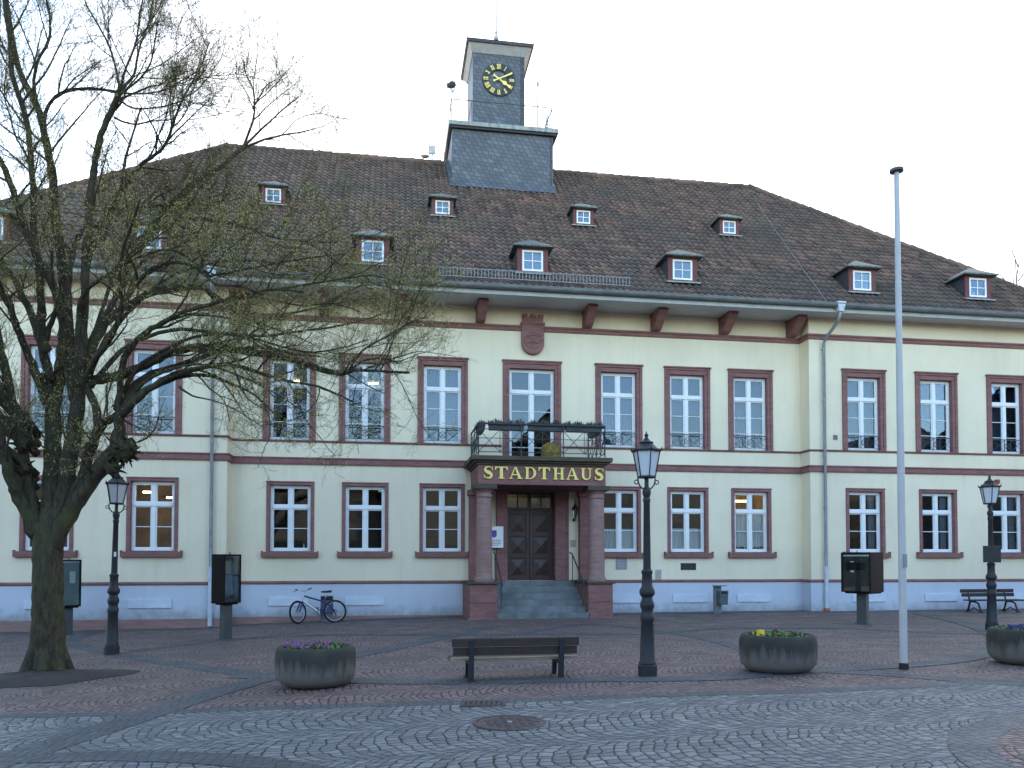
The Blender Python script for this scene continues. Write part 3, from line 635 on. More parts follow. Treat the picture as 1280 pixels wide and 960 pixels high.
# steps
mb=MB()
for k in range(6):
    z1=1.05-k*.178; y0=-.55-k*.31
    mb.box(3.152 if k<5 else 3.1,5.818 if k<5 else 5.88,y0,(.42 if k==0 else y0+.312),-.3,z1)
mb.build('steps',STEP,HALL,bevel=.018)
# door
ds=MB()
ds.box(3.40,3.745,-.07,.40,1.052,3.90).box(5.275,5.70,-.07,.40,1.052,3.90).box(3.745,5.275,-.055,.40,3.86,3.93)
ds.box(3.39,3.46,-.1,.0,1.052,3.88).box(5.64,5.71,-.1,.0,1.052,3.88)
ds.build('door_surround',RED,HALL,bevel=.012)
y=.30
d=MB().box(3.747,5.273,y+.04,y+.09,1.052,3.30)
for xa in (3.75,4.515):
    for z0,z1 in ((1.12,1.72),(1.86,2.50),(2.62,3.22)):
        pass
for xa,xb in ((3.75,3.86),(4.40,4.505),(4.515,4.62),(5.16,5.27)): d.box(xa,xb,y,y+.04,1.056,3.296)
for xa,xb in ((3.86,4.40),(4.62,5.16)):
    for za,zb in ((1.056,1.17),(1.76,1.86),(2.46,2.56),(3.17,3.296)): d.box(xa,xb,y,y+.04,za,zb)
    for za,zb in ((1.17,1.76),(1.86,2.46),(2.56,3.17)):
        cx,cz=(xa+xb)/2,(za+zb)/2; e=.05
        b=len(d.v); d.v+=[(xa+e,y+.04,za+e),(xb-e,y+.04,za+e),(xb-e,y+.04,zb-e),(xa+e,y+.04,zb-e),(cx,y+.005,cz)]
        d.f+=[(b,b+1,b+4),(b+1,b+2,b+4),(b+2,b+3,b+4),(b+3,b,b+4)]
DOOR=d.build('door',WOODD,HALL,bevel=.005)
h=MB().box(4.455,4.487,y-.012,y,2.05,2.3); h.tube([(4.47,y-.01,2.2),(4.47,y-.06,2.2),(4.38,y-.065,2.2)],.011,6); h.ball((4.47,y-.015,2.10),.015,6,5); h.build('handle',BLACK,DOOR)
t=MB().box(3.747,5.273,y+.0,y+.09,3.302,3.37).box(3.747,5.273,y,y+.09,3.80,3.858).box(3.747,3.80,y,y+.09,3.37,3.80).box(5.22,5.273,y,y+.09,3.37,3.80).box(4.46,4.56,y-.005,y+.09,3.37,3.80)
for x in (4.115,4.87): t.box(x,x+.035,y+.01,y+.07,3.37,3.80)
TR=t.build('transom_window',WOODD,HALL)
MB().box(3.8,5.22,y+.05,y+.056,3.37,3.80).build('pane',GLASSG,TR)
rm=MB(); rm.quad((3.7,1.6,3.2),(5.3,1.6,3.2),(5.3,1.6,4.2),(3.7,1.6,4.2)); rm.quad((3.7,.45,4.2),(3.7,1.6,4.2),(5.3,1.6,4.2),(5.3,.45,4.2)); rm.quad((3.7,.45,3.2),(3.7,1.6,3.2),(3.7,1.6,4.2),(3.7,.45,4.2)); rm.quad((5.3,.45,3.2),(5.3,1.6,3.2),(5.3,1.6,4.2),(5.3,.45,4.2)); rm.quad((3.7,.45,3.2),(5.3,.45,3.2),(5.3,1.6,3.2),(3.7,1.6,3.2))
rm.build('hallway',M('grey_hall',(.2,.2,.18),.9,.1,2),TR,fix=False)
MB().box(3.95,4.25,1.0,1.3,4.1,4.14).build('ceiling_lamp',emis('dim_hall_lamp',(1,.85,.35),.6),TR)
for x,s in ((5.68,1),(3.27,-1)):
    h=MB().tube([(x,-.35,1.92),(x,-.62,1.90),(x,-2.12,1.02),(x,-2.2,.96)],.022,8).tube([(x,-.68,1.0),(x,-.68,1.87)],.015,6).tube([(x,-1.95,.3),(x,-1.95,1.11)],.015,6); h.build('handrail',IRONG,HALL)

# letters  STADTHAUS  (serif, unit height H)
def letter(ch,x0,w,z0,H):
    mb=MB(); k=[0]; yf=-2.0
    def P(poly):
        k[0]+=1; e=.0012*k[0]
        mb.prism([(x0+u*w,z0+v*H) for u,v in poly],lambda u,v,d:(u,yf-d,v),.012,.045+e)
    Rt=lambda a,b,c,d:P([(a,c),(b,c),(b,d),(a,d)])
    sv=.07
    def serif(a,b,v): Rt(a,b,v,v+sv)
    if ch=='T':
        Rt(.38,.62,.04,.97); serif(.26,.74,0); Rt(.02,.98,.91,1.0)
        P([(.02,1.0),(.0,.70),(.05,.70),(.16,.90),(.16,1.0)]); P([(.98,1.0),(1.0,.70),(.95,.70),(.84,.90),(.84,1.0)])
    elif ch=='H':
        Rt(.12,.32,.03,.97); Rt(.68,.88,.03,.97); Rt(.3,.7,.46,.55)
        for v in (0,1-sv): serif(.02,.42,v); serif(.58,.98,v)
    elif ch=='A':
        P([(.42,1.0),(.56,1.0),(.94,.03),(.70,.03)]); P([(.42,1.0),(.50,1.0),(.16,.03),(.08,.03)]); Rt(.26,.70,.30,.38); serif(0,.28,0); serif(.62,1.0,0)
    elif ch=='U':
        Rt(.10,.31,.30,.97); Rt(.76,.86,.30,.97); serif(0,.42,1-sv); serif(.62,1.0,1-sv)
        n=12
        for i in range(n):
            a,b=pi+pi*i/n,pi+pi*(i+1)/n
            P([(.48+.38*math.cos(a),.32+.33*math.sin(a)),(.48+.38*math.cos(b),.32+.33*math.sin(b)),(.535+.225*math.cos(b),.33+.23*math.sin(b)),(.535+.225*math.cos(a),.33+.23*math.sin(a))][::-1])
    elif ch=='D':
        Rt(.10,.31,.02,.98); serif(0,.5,0); serif(0,.5,1-sv); n=16
        for i in range(n):
            a,b=-pi/2+pi*i/n,-pi/2+pi*(i+1)/n
            P([(.42+.56*math.cos(a),.5+.5*math.sin(a)),(.42+.56*math.cos(b),.5+.5*math.sin(b)),(.42+.335*math.cos(b),.5+.43*math.sin(b)),(.42+.335*math.cos(a),.5+.43*math.sin(a))][::-1])
    elif ch=='S':
        C_=[(.90,.74),(.82,.90),(.66,.965),(.50,.975),(.32,.93),(.21,.82),(.20,.70),(.30,.59),(.48,.52),(.66,.45),(.79,.35),(.82,.22),(.72,.10),(.54,.03),(.36,.03),(.20,.09),(.10,.26)]
        Wd=[.03,.05,.06,.08,.13,.20,.24,.26,.28,.28,.26,.24,.20,.12,.07,.06,.03]
        pts=[Vector(c) for c in C_]; L_=[];R_=[]
        for i,p in enumerate(pts):
            t=(pts[min(i+1,len(pts)-1)]-pts[max(i-1,0)]).normalized(); nn=Vector((-t.y,t.x)); L_.append(p+nn*Wd[i]*.5); R_.append(p-nn*Wd[i]*.5)
        for i in range(len(pts)-1): P([tuple(L_[i]),tuple(R_[i]),tuple(R_[i+1]),tuple(L_[i+1])])
        P([(.86,.98),(.93,.98),(.93,.68),(.88,.68)]); P([(.07,.32),(.12,.32),(.14,.02),(.07,.02)])
    return mb.build('sign_letter',GOLD,HALL)
for ch,a,b in zip('STADTHAUS',(95,152,222,300,367,440,505,580,648),(145,216,287,357,425,498,570,637,697)):
    x0=2.716+(a/4+580-603)*.02377; x1=2.716+(b/4+580-603)*.02377
    letter(ch,x0,x1-x0,4.045,.345)

# balcony railing
mb=MB(); a0,a1,yr,zb,zt=2.60,6.36,-2.0,4.69,5.64
def panel(p,q):
    p,q=Vector(p),Vector(q); L=(q-p).length
    def at(u,z): r=p.lerp(q,u/L); return (r.x,r.y,z)
    mb.tube([at(0,zt),at(L,zt)],.03,6); mb.tube([at(0,zt-.16),at(L,zt-.16)],.012,5); mb.tube([at(0,zt-.42),at(L,zt-.42)],.010,5) if L>2 else None; mb.tube([at(0,zb+.13),at(L,zb+.13)],.012,5)
    n=max(2,round(L/1.28)); 
    for k in range(n+1): mb.tube([at(L*k/n,zb),at(L*k/n,zt)],.017,6)
    for k in range(n):
        u0,u1=L*k/n,L*(k+1)/n; um=(u0+u1)/2; m2=(u1-u0)
        for ua,ub in ((u0,um),(um,u1)):
            mb.tube([at(ua,zb+.13),at(ub,zt-.17)],.010,5); mb.tube([at(ua,zt-.17),at(ub,zb+.13)],.010,5)
        mb.tube([at(um,zb+.13),at(um,zt-.16)],.010,5)
panel((a0,yr),(a1,yr)); panel((a0,yr),(a0,-.05)); panel((a1,yr),(a1,-.05))
mb.build('balcony_railing',IRONG,HALL)
# plinth hatches
mb=MB().box(-.585,.585,-.075,-.031,0,.25); mb.box(-.35,-.25,-.062,-.03,.25,.275).box(.25,.35,-.062,-.03,.25,.275); mb.lathe([(.02,0),(.02,.01)],0,0,0,8)
mb.box(-.02,.02,-.06,-.05,.13,.145); h0=None
HM=M('pale_hatch_metal',(.60,.66,.75),.5,.08,4)
for x,y in ((-9.38,-.6),(-6.65,-.6),(-2.89,0),(-.65,0),(7.45,0),(9.75,0),(11.95,0),(15.69,-.6),(18.31,-.6),(20.95,-.6)):
    if h0 is None: h0=mb.build('basement_hatch',HM,HALL); o=h0
    else: o=h0.copy(); COL.objects.link(o)
    o.location=(x,y,.33)
# downpipes
def downpipe(x,gz,boot):
    p=MB().tube([(x+.12,-1.5,9.72),(x+.12,-1.5,9.55),(x+.1,-1.42,9.35),(x+.02,-.82,8.95),(x,-.72,8.8),(x,-.72,1.4)],.052,10)
    for z in (8.6,6.9,5.1,3.4,1.9): p.lathe([(.062,0),(.062,.04)],x,-.72,z,10); p.box(x-.012,x+.012,-.72,-.6,z,z+.03)
    o=p.build('downpipe',PIPE,HALL,smooth=True)
    MB().hexa([(x+.04,-1.58,9.62),(x+.20,-1.58,9.62),(x+.20,-1.44,9.62),(x+.04,-1.44,9.62),(x-.03,-1.62,9.93),(x+.27,-1.62,9.93),(x+.27,-1.40,9.93),(x-.03,-1.40,9.93)]).build('hopper',PIPEP,o)
    MB().lathe([(.065,gz+.1),(.065,.5),(.085,.5),(.085,.58),(.065,.58),(.065,1.42),(.078,1.42),(.078,1.5),(.055,1.5)],x,-.72,0,12).build('lower_pipe',PIPEP,o,smooth=True)
    if boot: MB().lathe([(.10,gz-.05),(.10,gz+.12),(.08,gz+.16)],x,-.72,0,12).build('pipe_boot',M('orange_clay',(.42,.13,.06),.7,.2,9),o)
downpipe(-5.0,-.30,False); downpipe(14.14,-.02,True)
MB().tube([(-4.70,-.66,-.3),(-4.70,-.66,.1)],.04,8).build('pipe_stub',PIPEP,HALL)

# ================================================================== THINGS ON THE WALL AND BALCONY
def plate(name,x0,x1,z0,z1,y,mat,label,cat,lines=0,lm=None,group=None,th=.02):
    o=MB().box(x0,x1,y-th,y,z0,z1).build(name,mat,bevel=.003); tag(o,label,cat,group)
    if lines:
        m=MB(); n=lines
        for k in range(n):
            z=z1-(k+1)*(z1-z0)/(n+1); w=(x1-x0)*(.36 if k%2 else .30); m.box((x0+x1)/2-w,(x0+x1)/2+w,y-th-.003,y-th,z-.008,z+.008)
        m.build('text_lines',lm or TEXT,o)
    return o
s=plate('sign',3.0,3.58,2.08,2.74,-.26,PAPER,'white notice sign with a purple crest beside the left column of the entrance','sign',0,th=.02)
MB().prism([(3.29,2.38),(3.37,2.44),(3.37,2.62),(3.21,2.62),(3.21,2.44)],FY(-.28),-.004,.0).build('crest',PURPLE,s)
m=MB(); 
for k,w in enumerate((.22,.2,.22,.15)): m.box(3.29-w,3.29+w,-.284,-.281,2.30-.05*k,2.318-.05*k)
m.build('text_lines',TEXT,s)
plate('doorbell_plate',5.775,5.957,2.11,2.34,-.001,BEIGE,'small beige intercom plate on the wall under the right entrance lantern','plate',2,GREYP)
plate('wall_plaque',7.27,7.64,1.40,1.78,-.001,GREYP,'grey engraved plaque on the wall just right of the entrance columns','plaque',3,BEIGE)
plate('paper_notice',8.28,8.52,1.16,1.33,-.001,PAPER,'small white paper notice on the wall behind the central street lamp','notice',2)
plate('metal_plate',8.59,8.79,1.08,1.39,-.001,BEIGE,'small upright beige plate low on the wall right of the central street lamp','plate',1,GREYP)
plate('dark_plaque',9.45,9.97,1.38,1.60,-.001,BLACK,'black rectangular plaque on the wall under the ground floor window','plaque',2,IRONG)
v=plate('wall_vent',14.50,14.66,5.66,5.82,-.601,GREYP,'small square grey vent grille on the right wing wall near the downpipe','vent')
m=MB(); 
for k in range(5): m.box(14.515,14.645,-.628,-.621,5.68+.027*k,5.69+.027*k)
m.build('slats',BLACK,v)
a=MB().box(20.42,20.56,-.72,-.6,4.30,4.44).build('alarm_box',M('red_alarm_plastic',(.35,.05,.035),.5,.1,6),bevel=.02); tag(a,'small red alarm box high on the right wing wall beside the lamp head','alarm')
MB().lathe([(.04,0),(.03,.03)],20.49,-.66,4.265,8).build('beacon',M('dark_red_lens',(.16,.02,.02),.3,.1,5),a)
def wall_lantern(x,label):
    r=empty('wall_lantern',(x,0,0),0,label,'wall lantern','wall lanterns beside the entrance door')
    b=MB().tube([(0,-.01,3.0),(0,-.1,2.97),(0,-.2,3.02),(0,-.22,3.12)],.018,7).lathe([(.05,0),(.05,.02)],0,-.03,2.96,10).ball((0,-.05,2.98),.05,8,6); b.tube([(0,-.1,2.97),(.04,-.13,3.04),(0,-.16,3.08)],.01,5); b.build('bracket',BLACK,r)
    MB().lathe([(.055,3.12),(.09,3.33)],0,-.22,0,6).build('lantern_glass',glassmat('lantern_glass',.15),r)
    c=MB().lathe([(.06,3.105),(.06,3.12)],0,-.22,0,6); 
    for k in range(6):
        t=2*pi*k/6; c.tube([(.056*math.cos(t),-.22+.056*math.sin(t),3.12),(.091*math.cos(t),-.22+.091*math.sin(t),3.33)],.006,4)
    c.lathe([(.12,3.33),(.10,3.36),(.05,3.42),(.035,3.45),(.01,3.5),(.015,3.53),(.004,3.56)],0,-.22,0,12); c.build('lantern_cap',BLACK,r)
    return r
wall_lantern(5.885,'black wall lantern right of the entrance door above the beige plate'); wall_lantern(3.13,'black wall lantern half hidden behind the left entrance column')
# flower boxes
BOXM=M('dark_planter_box',(.06,.062,.075),.6,.2,5); HEATH=M('dry_heather',(.13,.115,.115),.95,.4,20,c2=(.045,.05,.035)); HEATHP=M('pinkish_heather',(.22,.16,.165),.95,.4,20,c2=(.07,.055,.055))
def flower_box(cx,cy,L,along_y,label,mat,seed):
    rg=random.Random(seed); r=empty('flower_box',(cx,cy,5.47),pi/2 if along_y else 0,label,'flower box','flower boxes on the balcony railing'); h=L/2
    MB().hexa([(-h+.02,-.07,0),(h-.02,-.07,0),(h-.02,.07,0),(-h+.02,.07,0),(-h,-.10,.19),(h,-.10,.19),(h,.10,.19),(-h,.10,.19)]).build('trough',BOXM,r)
    p=MB()
    for k in range(int(L*420)):
        x,y=rg.uniform(-h,h),rg.uniform(-.09,.09); l=rg.uniform(.06,.20)*(.7+.5*math.sin(x*9+seed)**2); d=Vector((rg.gauss(0,.35),rg.gauss(0,.35),1)).normalized(); e=Vector((x,y,.17)); w=Vector((rg.uniform(-1,1),rg.uniform(-1,1),0)).normalized()*rg.uniform(.004,.011)
        t=e+d*l; m_=e+d*l*.6+w*.5
        p.quad(e-w,e+w,m_+w*1.3,t,m_-w*1.3)
    p.build('heather',mat,r,uv=False,fix=False)
flower_box(3.43,-1.86,1.05,False,'grey flower box of pinkish heather on the balcony rail, above the letters TA',HEATHP,1)
flower_box(4.63,-1.86,1.1,False,'grey flower box of heather in the middle of the balcony rail before the glass door',HEATH,2)
flower_box(5.75,-1.86,1.1,False,'grey flower box of dry heather on the balcony rail above the letters AUS',HEATH,3)
flower_box(2.74,-1.3,.9,True,'grey flower box along the left return of the balcony railing',HEATH,4)
flower_box(6.24,-1.2,.9,True,'grey flower box hung inside the right return of the balcony railing',HEATH,5)
t=MB().lathe([(.2,0),(.27,.08),(.30,.3),(.27,.5),(.16,.6),(.12,.62)],4.98,-.75,4.692,20).build('tub',M('mottled_yellow',(.40,.27,.03),.7,.3,9,c2=(.16,.12,.02)),smooth=True); tag(t,'mottled yellow rounded tub standing on the balcony before the glass door','tub')
MB().torus((4.98,-.75,5.25),.17,.015,(0,0,1),20,5).build('rim',M('ochre_rim',(.20,.14,.03),.7,.2,8),t)

# ================================================================== STREET FURNITURE
def G(x): 
    P=[(-10,-.30),(-5,-.24),(-1,-.10),(3,0.0),(10,.02),(20,.05)]
    if x<=-10: return -.30
    for (a,p),(b,q) in zip(P,P[1:]):
        if x<=b: return p+(q-p)*(x-a)/(b-a)
    return .05
def street_lamp(label):
    r=empty('street_lamp',(0,0,0),0,label,'street lamp','lantern lamp posts on the square')
    MB().lathe([(.138,-.05),(.138,.15),(.124,.165),(.128,.18),(.122,.2),(.114,.21),(.088,.78),(.10,.80),(.10,.87),(.088,.885),(.083,.95),(.098,.98),(.105,1.02),(.10,1.05),(.082,1.09),(.076,1.13),(.108,1.17),(.113,1.205),(.106,1.24),(.078,1.29),(.072,1.46),(.082,1.48),(.082,1.51),(.056,1.54),(.046,2.5),(.054,2.515),(.054,2.56),(.044,2.575),(.062,2.64),(.062,2.68),(.045,2.71),(.03,2.74),(.03,2.87)],0,0,0,24).build('pole',IRON,r,smooth=True)
    b=MB()
    for k in range(2):
        q=1 if k else -1
        pts=[(q*(.03+.0),0,2.70)]+[(q*(.03+.10*math.sin(t*pi/2)),0,2.70+.14*(1-math.cos(t*pi/2))) for t in (.3,.6,.85,1)]
        b.tube(pts+[(q*.13,0,2.87)],.011,6); b.torus((q*.155,0,2.80),.028,.008,(0,1,0),14,5)
    b.build('bracket',IRON,r)
    c=MB().lathe([(.125,2.86),(.135,2.865),(.135,2.885),(.12,2.89)],0,0,0,6,pi/6)
    for k in range(6):
        t=2*pi*k/6+pi/6; cs,sn=math.cos(t),math.sin(t)
        c.tube([(.128*cs,.128*sn,2.875),(.197*cs,.197*sn,3.245)],.009,5); c.tube([(.20*cs,.20*sn,3.245),(.225*cs,.225*sn,3.27),(.225*cs,.225*sn,3.31)],[.016,.013,.004],5)
    c.build('lantern_frame',IRON,r)
    MB().lathe([(.120,2.892),(.188,3.243)],0,0,0,6,pi/6).build('lantern_glass',OPAL,r)
    MB().lathe([(.20,3.24),(.212,3.25),(.212,3.268),(.17,3.285),(.095,3.36),(.105,3.372),(.10,3.385),(.06,3.40),(.028,3.445),(.018,3.46),(.03,3.475),(.03,3.49),(.012,3.51),(.004,3.545)],0,0,0,12,pi/12).build('lantern_roof',IRON,r,smooth=True)
    return r
S0=street_lamp('dark iron street lamp standing right of the bench in front of the entrance'); S0.location=(3.73,-13.56,.004)
S1=copy_tree(S0); S1.location=(-5.55,-7.25,G(-5.55)); S1.scale=(1.08,1.08,1.075); tag(S1,'dark iron street lamp beside the bare tree, its head against a branch'); S1.rotation_euler=(0,R(1.0),R(20))
S2=copy_tree(S0); S2.location=(14.09,-7.9,.03); S2.scale=(1.06,1.06,1.04); tag(S2,'dark iron street lamp near the right edge carrying a small black sign plate'); S2.rotation_euler=(0,0,R(35))
MB().box(-.02,.02,-.064,-.060,1.86,1.95).build('sticker',PAPER,S1)
o=MB().box(13.80,14.26,-8.02,-7.995,1.63,2.02).build('sign_plate',M('black_sign',(.03,.033,.036),.35,.1,4),bevel=.004); tag(o,'small black sign plate fixed to the pole of the lamp by the wall bench','sign')
MB().box(13.82,14.24,-8.026,-8.021,1.64,1.655).box(13.82,14.24,-8.026,-8.021,1.995,2.01).build('rim',IRONG,o)
# flagpole
r=empty('flagpole',(7.78,-13.58,.012),0,'tall pale metal flagpole with a flat dark cap standing on the square','flagpole')
MB().lathe([(.056,.0),(.056,2),(.050,4),(.043,6),(.037,7.66)],0,0,0,20).build('pole',M('pale_aluminium',(.50,.495,.50),.45,.08,2),r,smooth=True)
MB().lathe([(.05,7.661),(.10,7.675),(.10,7.715),(.05,7.735)],0,0,0,20).build('cap',M('dark_cap',(.09,.07,.075),.6,.1,5),r)
MB().lathe([(.07,-.02),(.07,.09),(.06,.1)],0,0,0,16).build('base_collar',BLACK,r)
MB().box(-.03,.03,-.075,-.055,1.55,1.75).build('cleat',PIPE,r)
# planters
def concrete(name):
    m,nt,N,L,b=newmat(name); o=coords(nt)
    sp=nd(nt,'ShaderNodeSeparateXYZ'); L.new(o,sp.inputs[0])
    st=noise(nt,coords(nt,'Object',(7,7,.8)),1.3,5,.65); f=noise(nt,o,45,4,.65); big=noise(nt,o,3,4)
    zz=nd(nt,'ShaderNodeMapRange'); L.new(math_(nt,'ADD',sp.outputs[2],math_(nt,'MULTIPLY',math_(nt,'SUBTRACT',st,.5),.55)),zz.inputs[0]); zz.inputs[1].default_value=.18; zz.inputs[2].default_value=.36
    col=mixc(nt,zz.outputs[0],(.16,.14,.13),(.030,.028,.021)); col=mixc(nt,ramp(nt,big,[(.5,0.),(.7,.5)]),col,(.07,.075,.045))
    L.new(mixc(nt,math_(nt,'MULTIPLY',f,.4),col,(.05,.05,.05)),b.inputs['Base Color']); b.inputs['Roughness'].default_value=.92; bump(nt,b,f,.5,.015); return m
CONC=concrete('mossy_concrete'); SOIL=M('dark_soil',(.035,.027,.022),.95,.3,14,bs=.6,bscale=30)
def planter(x,y,label):
    r=empty('planter',(x,y,G(x)),0,label,'planter','round concrete planters on the square')
    MB().lathe([(.36,0),(.38,.015),(.47,.045),(.54,.125),(.56,.25),(.56,.42),(.55,.50),(.53,.54),(.50,.56),(.46,.555),(.44,.52),(.43,.44)],0,0,0,48,cap=True).build('bowl',CONC,r,smooth='all')
    MB().lathe([(.44,.44),(.44,.485),(.3,.50),(.0,.51)],0,0,0,24).build('soil',SOIL,r)
    return r
LEAF=M('pansy_leaf',(.11,.21,.045),.6,.35,25,c2=(.045,.10,.022)); PUR=M('purple_petal',(.36,.12,.30),.7,.4,30,c2=(.10,.03,.10)); YEL=M('yellow_petal',(.80,.62,.04),.7,.15,30); BLU=M('dark_blue_petal',(.05,.04,.16),.7,.3,30); DRED=M('dark_red_petal',(.16,.025,.05),.7,.3,30)
def pansies(x,y,label,seed,blooms):
    rg=random.Random(seed); r=empty('pansies',(x,y,G(x)+.49),0,label,'pansies','pansies growing in the round planters'); p=MB()
    for k in range(900):
        a=rg.uniform(0,2*pi); q=.43*math.sqrt(rg.random()); c=Vector((q*math.cos(a),q*math.sin(a),rg.uniform(0,.075)*(1.25-q))); 
        if math.sin(c.x*9+seed)*math.cos(c.y*8)<-.55: continue
        d=Vector((rg.gauss(0,1),rg.gauss(0,1),rg.uniform(.1,1.1))).normalized(); w=d.cross(Vector((0,0,1))).normalized(); l=rg.uniform(.03,.065); ww=l*.32
        p.quad(c,c+d*l*.45+w*ww,c+d*l,c+d*l*.45-w*ww)
    p.build('foliage',LEAF,r,uv=False,fix=False)
    for mat,cx,cy,sp,n in blooms:
        b=MB()
        for k in range(n):
            c=Vector((cx+rg.gauss(0,sp),cy+rg.gauss(0,sp*.8),rg.uniform(.075,.125))); 
            if Vector((c.x,c.y)).length>.43: c.x*=.7; c.y*=.7
            nrm=Vector((rg.gauss(0,.4),-1+rg.gauss(0,.3),rg.uniform(.2,.9))).normalized(); u=nrm.orthogonal().normalized(); v=nrm.cross(u); s_=rg.uniform(.016,.026)
            for m_ in range(5):
                t=2*pi*m_/5; e=u*math.cos(t)+v*math.sin(t); f=u*math.cos(t+1.1)+v*math.sin(t+1.1); b.quad(c,c+(e*1.2-f*.3)*s_,c+(e+f)*s_*1.0,c+(f*1.2-e*.3)*s_)
            b.tube([tuple(c),(c.x,c.y+.01,0)],.003,3)
        b.build('blossoms',mat,r,uv=False,fix=False)
planter(-.98,-13.05,'round mossy concrete planter with purple pansies, left of the front bench'); planter(5.80,-13.45,'round grey concrete planter between the central lamp and the flagpole'); planter(10.15,-13.30,'round concrete planter cut by the right edge of the picture')
pansies(-.98,-13.05,'purple pansies with green leaves in the planter left of the bench',1,[(PUR,-.25,-.1,.12,16),(PUR,.05,.05,.2,9)])
pansies(5.80,-13.45,'green pansies with a yellow cluster in the planter left of the flagpole',2,[(YEL,-.33,-.1,.05,10),(DRED,.03,.1,.06,4)])
pansies(10.15,-13.30,'dark blue pansies in the planter at the right edge',3,[(BLU,-.2,-.1,.15,22)])
# benches
def bench(name,loc,rz,label,L,zs,zt,curved):
    r=empty(name,loc,rz,label,'bench','slatted wooden benches on the square'); h=L/2
    # local: backrest towards -y, seat towards +y
    for k,(z0,z1) in enumerate(((zt-.115,zt),(zt-.24,zt-.125))):
        y=-.06-.02*(1-k)*2; MB().box(-h+.02*k,h-.02*k,y,y+.04,z0,z1).build('back_slat',WOODB,r,bevel=.006)
    for k in range(3): MB().box(-h,h,.03+.135*k,.15+.135*k,zs-.02,zs+.02).build('seat_slat',WOODS if k==0 and not curved else WOODB,r,bevel=.006)
    for x in (-.64,.655):
        m=MB()
        if not curved:
            m.hexa([(x-.035,-.10,0),(x+.035,-.10,0),(x+.035,-.02,0),(x-.035,-.02,0),(x-.035,-.13,zt-.02),(x+.035,-.13,zt-.02),(x+.035,-.065,zt-.02),(x-.035,-.065,zt-.02)])
            m.box(x-.03,x+.03,-.06,.42,zs-.075,zs-.022); m.hexa([(x-.03,.36,0),(x+.03,.36,0),(x+.03,.43,0),(x-.03,.43,0),(x-.03,.30,zs-.075),(x+.03,.30,zs-.075),(x+.03,.38,zs-.075),(x-.03,.38,zs-.075)])
            m.box(x-.05,x+.05,-.13,.0,0,.015); m.box(x-.05,x+.05,.33,.46,0,.015)
        else:
            m.tube([(x,-.14,0),(x,-.09,.12),(x,-.02,zs-.06),(x,-.06,zs+.05),(x,-.12,zt-.02)],[.035,.03,.03,.026,.022],8); m.tube([(x,.47,0),(x,.42,.1),(x,.34,zs-.1),(x,.2,zs-.05),(x,-.03,zs-.05)],[.035,.03,.03,.028,.028],8); m.box(x-.04,x+.04,-.2,-.08,0,.02); m.box(x-.04,x+.04,.40,.53,0,.02); m.tube([(x,-.1,.03),(x,.15,.14),(x,.44,.03)],.018,6)
        m.build('leg',IRON,r)
    return r
bench('bench',(1.82,-13.40,-.03),R(1.0),'dark slatted bench seen from behind in front of the entrance steps',1.83,.295,.60,False)
bench('bench',(19.05,-1.9,.05),pi,'dark bench with curved iron legs standing against the right wing wall',1.9,.38,.72,True)
# notice cases
CASE=M('black_case',(.006,.006,.007),.6,.2,6,spec=.15); SCREEN=M('grey_notice_sheet',(.04,.04,.038),.6,.3,3); CGL=glassmat('case_glass',.02)
def case(loc,rz,W,D,z0,z1,label,papers,sheet):
    r=empty('notice_case',loc,rz,label,'notice case','glazed black notice cases on posts'); h=W/2; d=D/2; f=.035
    m=MB().box(-h,h,-d+.06,d,z0,z1); m.box(-h,-h+f,-d,-d+.06,z0,z1).box(h-f,h,-d,-d+.06,z0,z1).box(-h+f,h-f,-d,-d+.06,z1-f,z1).box(-h+f,h-f,-d,-d+.06,z0,z0+f); m.box(-h+.08,h-.04,-d+.05,d-.05,z0-.035,z0)
    c=m.build('case',CASE,r,bevel=.006); MB().box(-h+f,h-f,-d+.05,-d+.058,z0+f,z1-f).build('notice_sheet',sheet,r)
    MB().box(-h+f,h-f,-d+.012,-d+.018,z0+f,z1-f).build('pane',CGL,r)
    for i,(a,b,u,v,mt) in enumerate(papers): MB().box(-h+a*W,-h+b*W,-d+.040-.002*i,-d+.049,z0+u*(z1-z0),z0+v*(z1-z0)).build('paper',mt,r)
    MB().box(-.13,.13,-.07,.07,-.05,z0).box(-.17,.17,-.11,.11,-.02,.02).build('post',M('dark_grey_post',(.055,.065,.075),.5,.15,4),r)
    MB().torus((0,-d+.1,z1+.02),.025,.007,(0,1,0),12,5).build('lock_ring',BLACK,r)
    return r
LS=M('pale_notice_sheet',(.33,.36,.35),.7,.1,2)
case((12.25,-5.62,.028),R(-59),.78,.72,.83,1.86,'black notice case on a post right of the downpipe with one white paper',[(.06,.95,.90,.94,PAPER),(.30,.42,.50,.78,PAPER),(.15,.8,.55,.75,CASE)],SCREEN)
case((-3.76,-4.9,G(-3.76)),R(57),.55,.40,.86,2.02,'black notice case on a post beside the left downpipe, pale sheet inside',[(.05,.95,.93,.97,PAPER)],LS)
case((-8.28,-2.2,G(-8.28)),R(40),.55,.40,.75,1.98,'black notice case half hidden behind the tree trunk',[(.5,.75,.5,.75,PAPER),(.05,.95,.93,.97,PAPER)],LS)
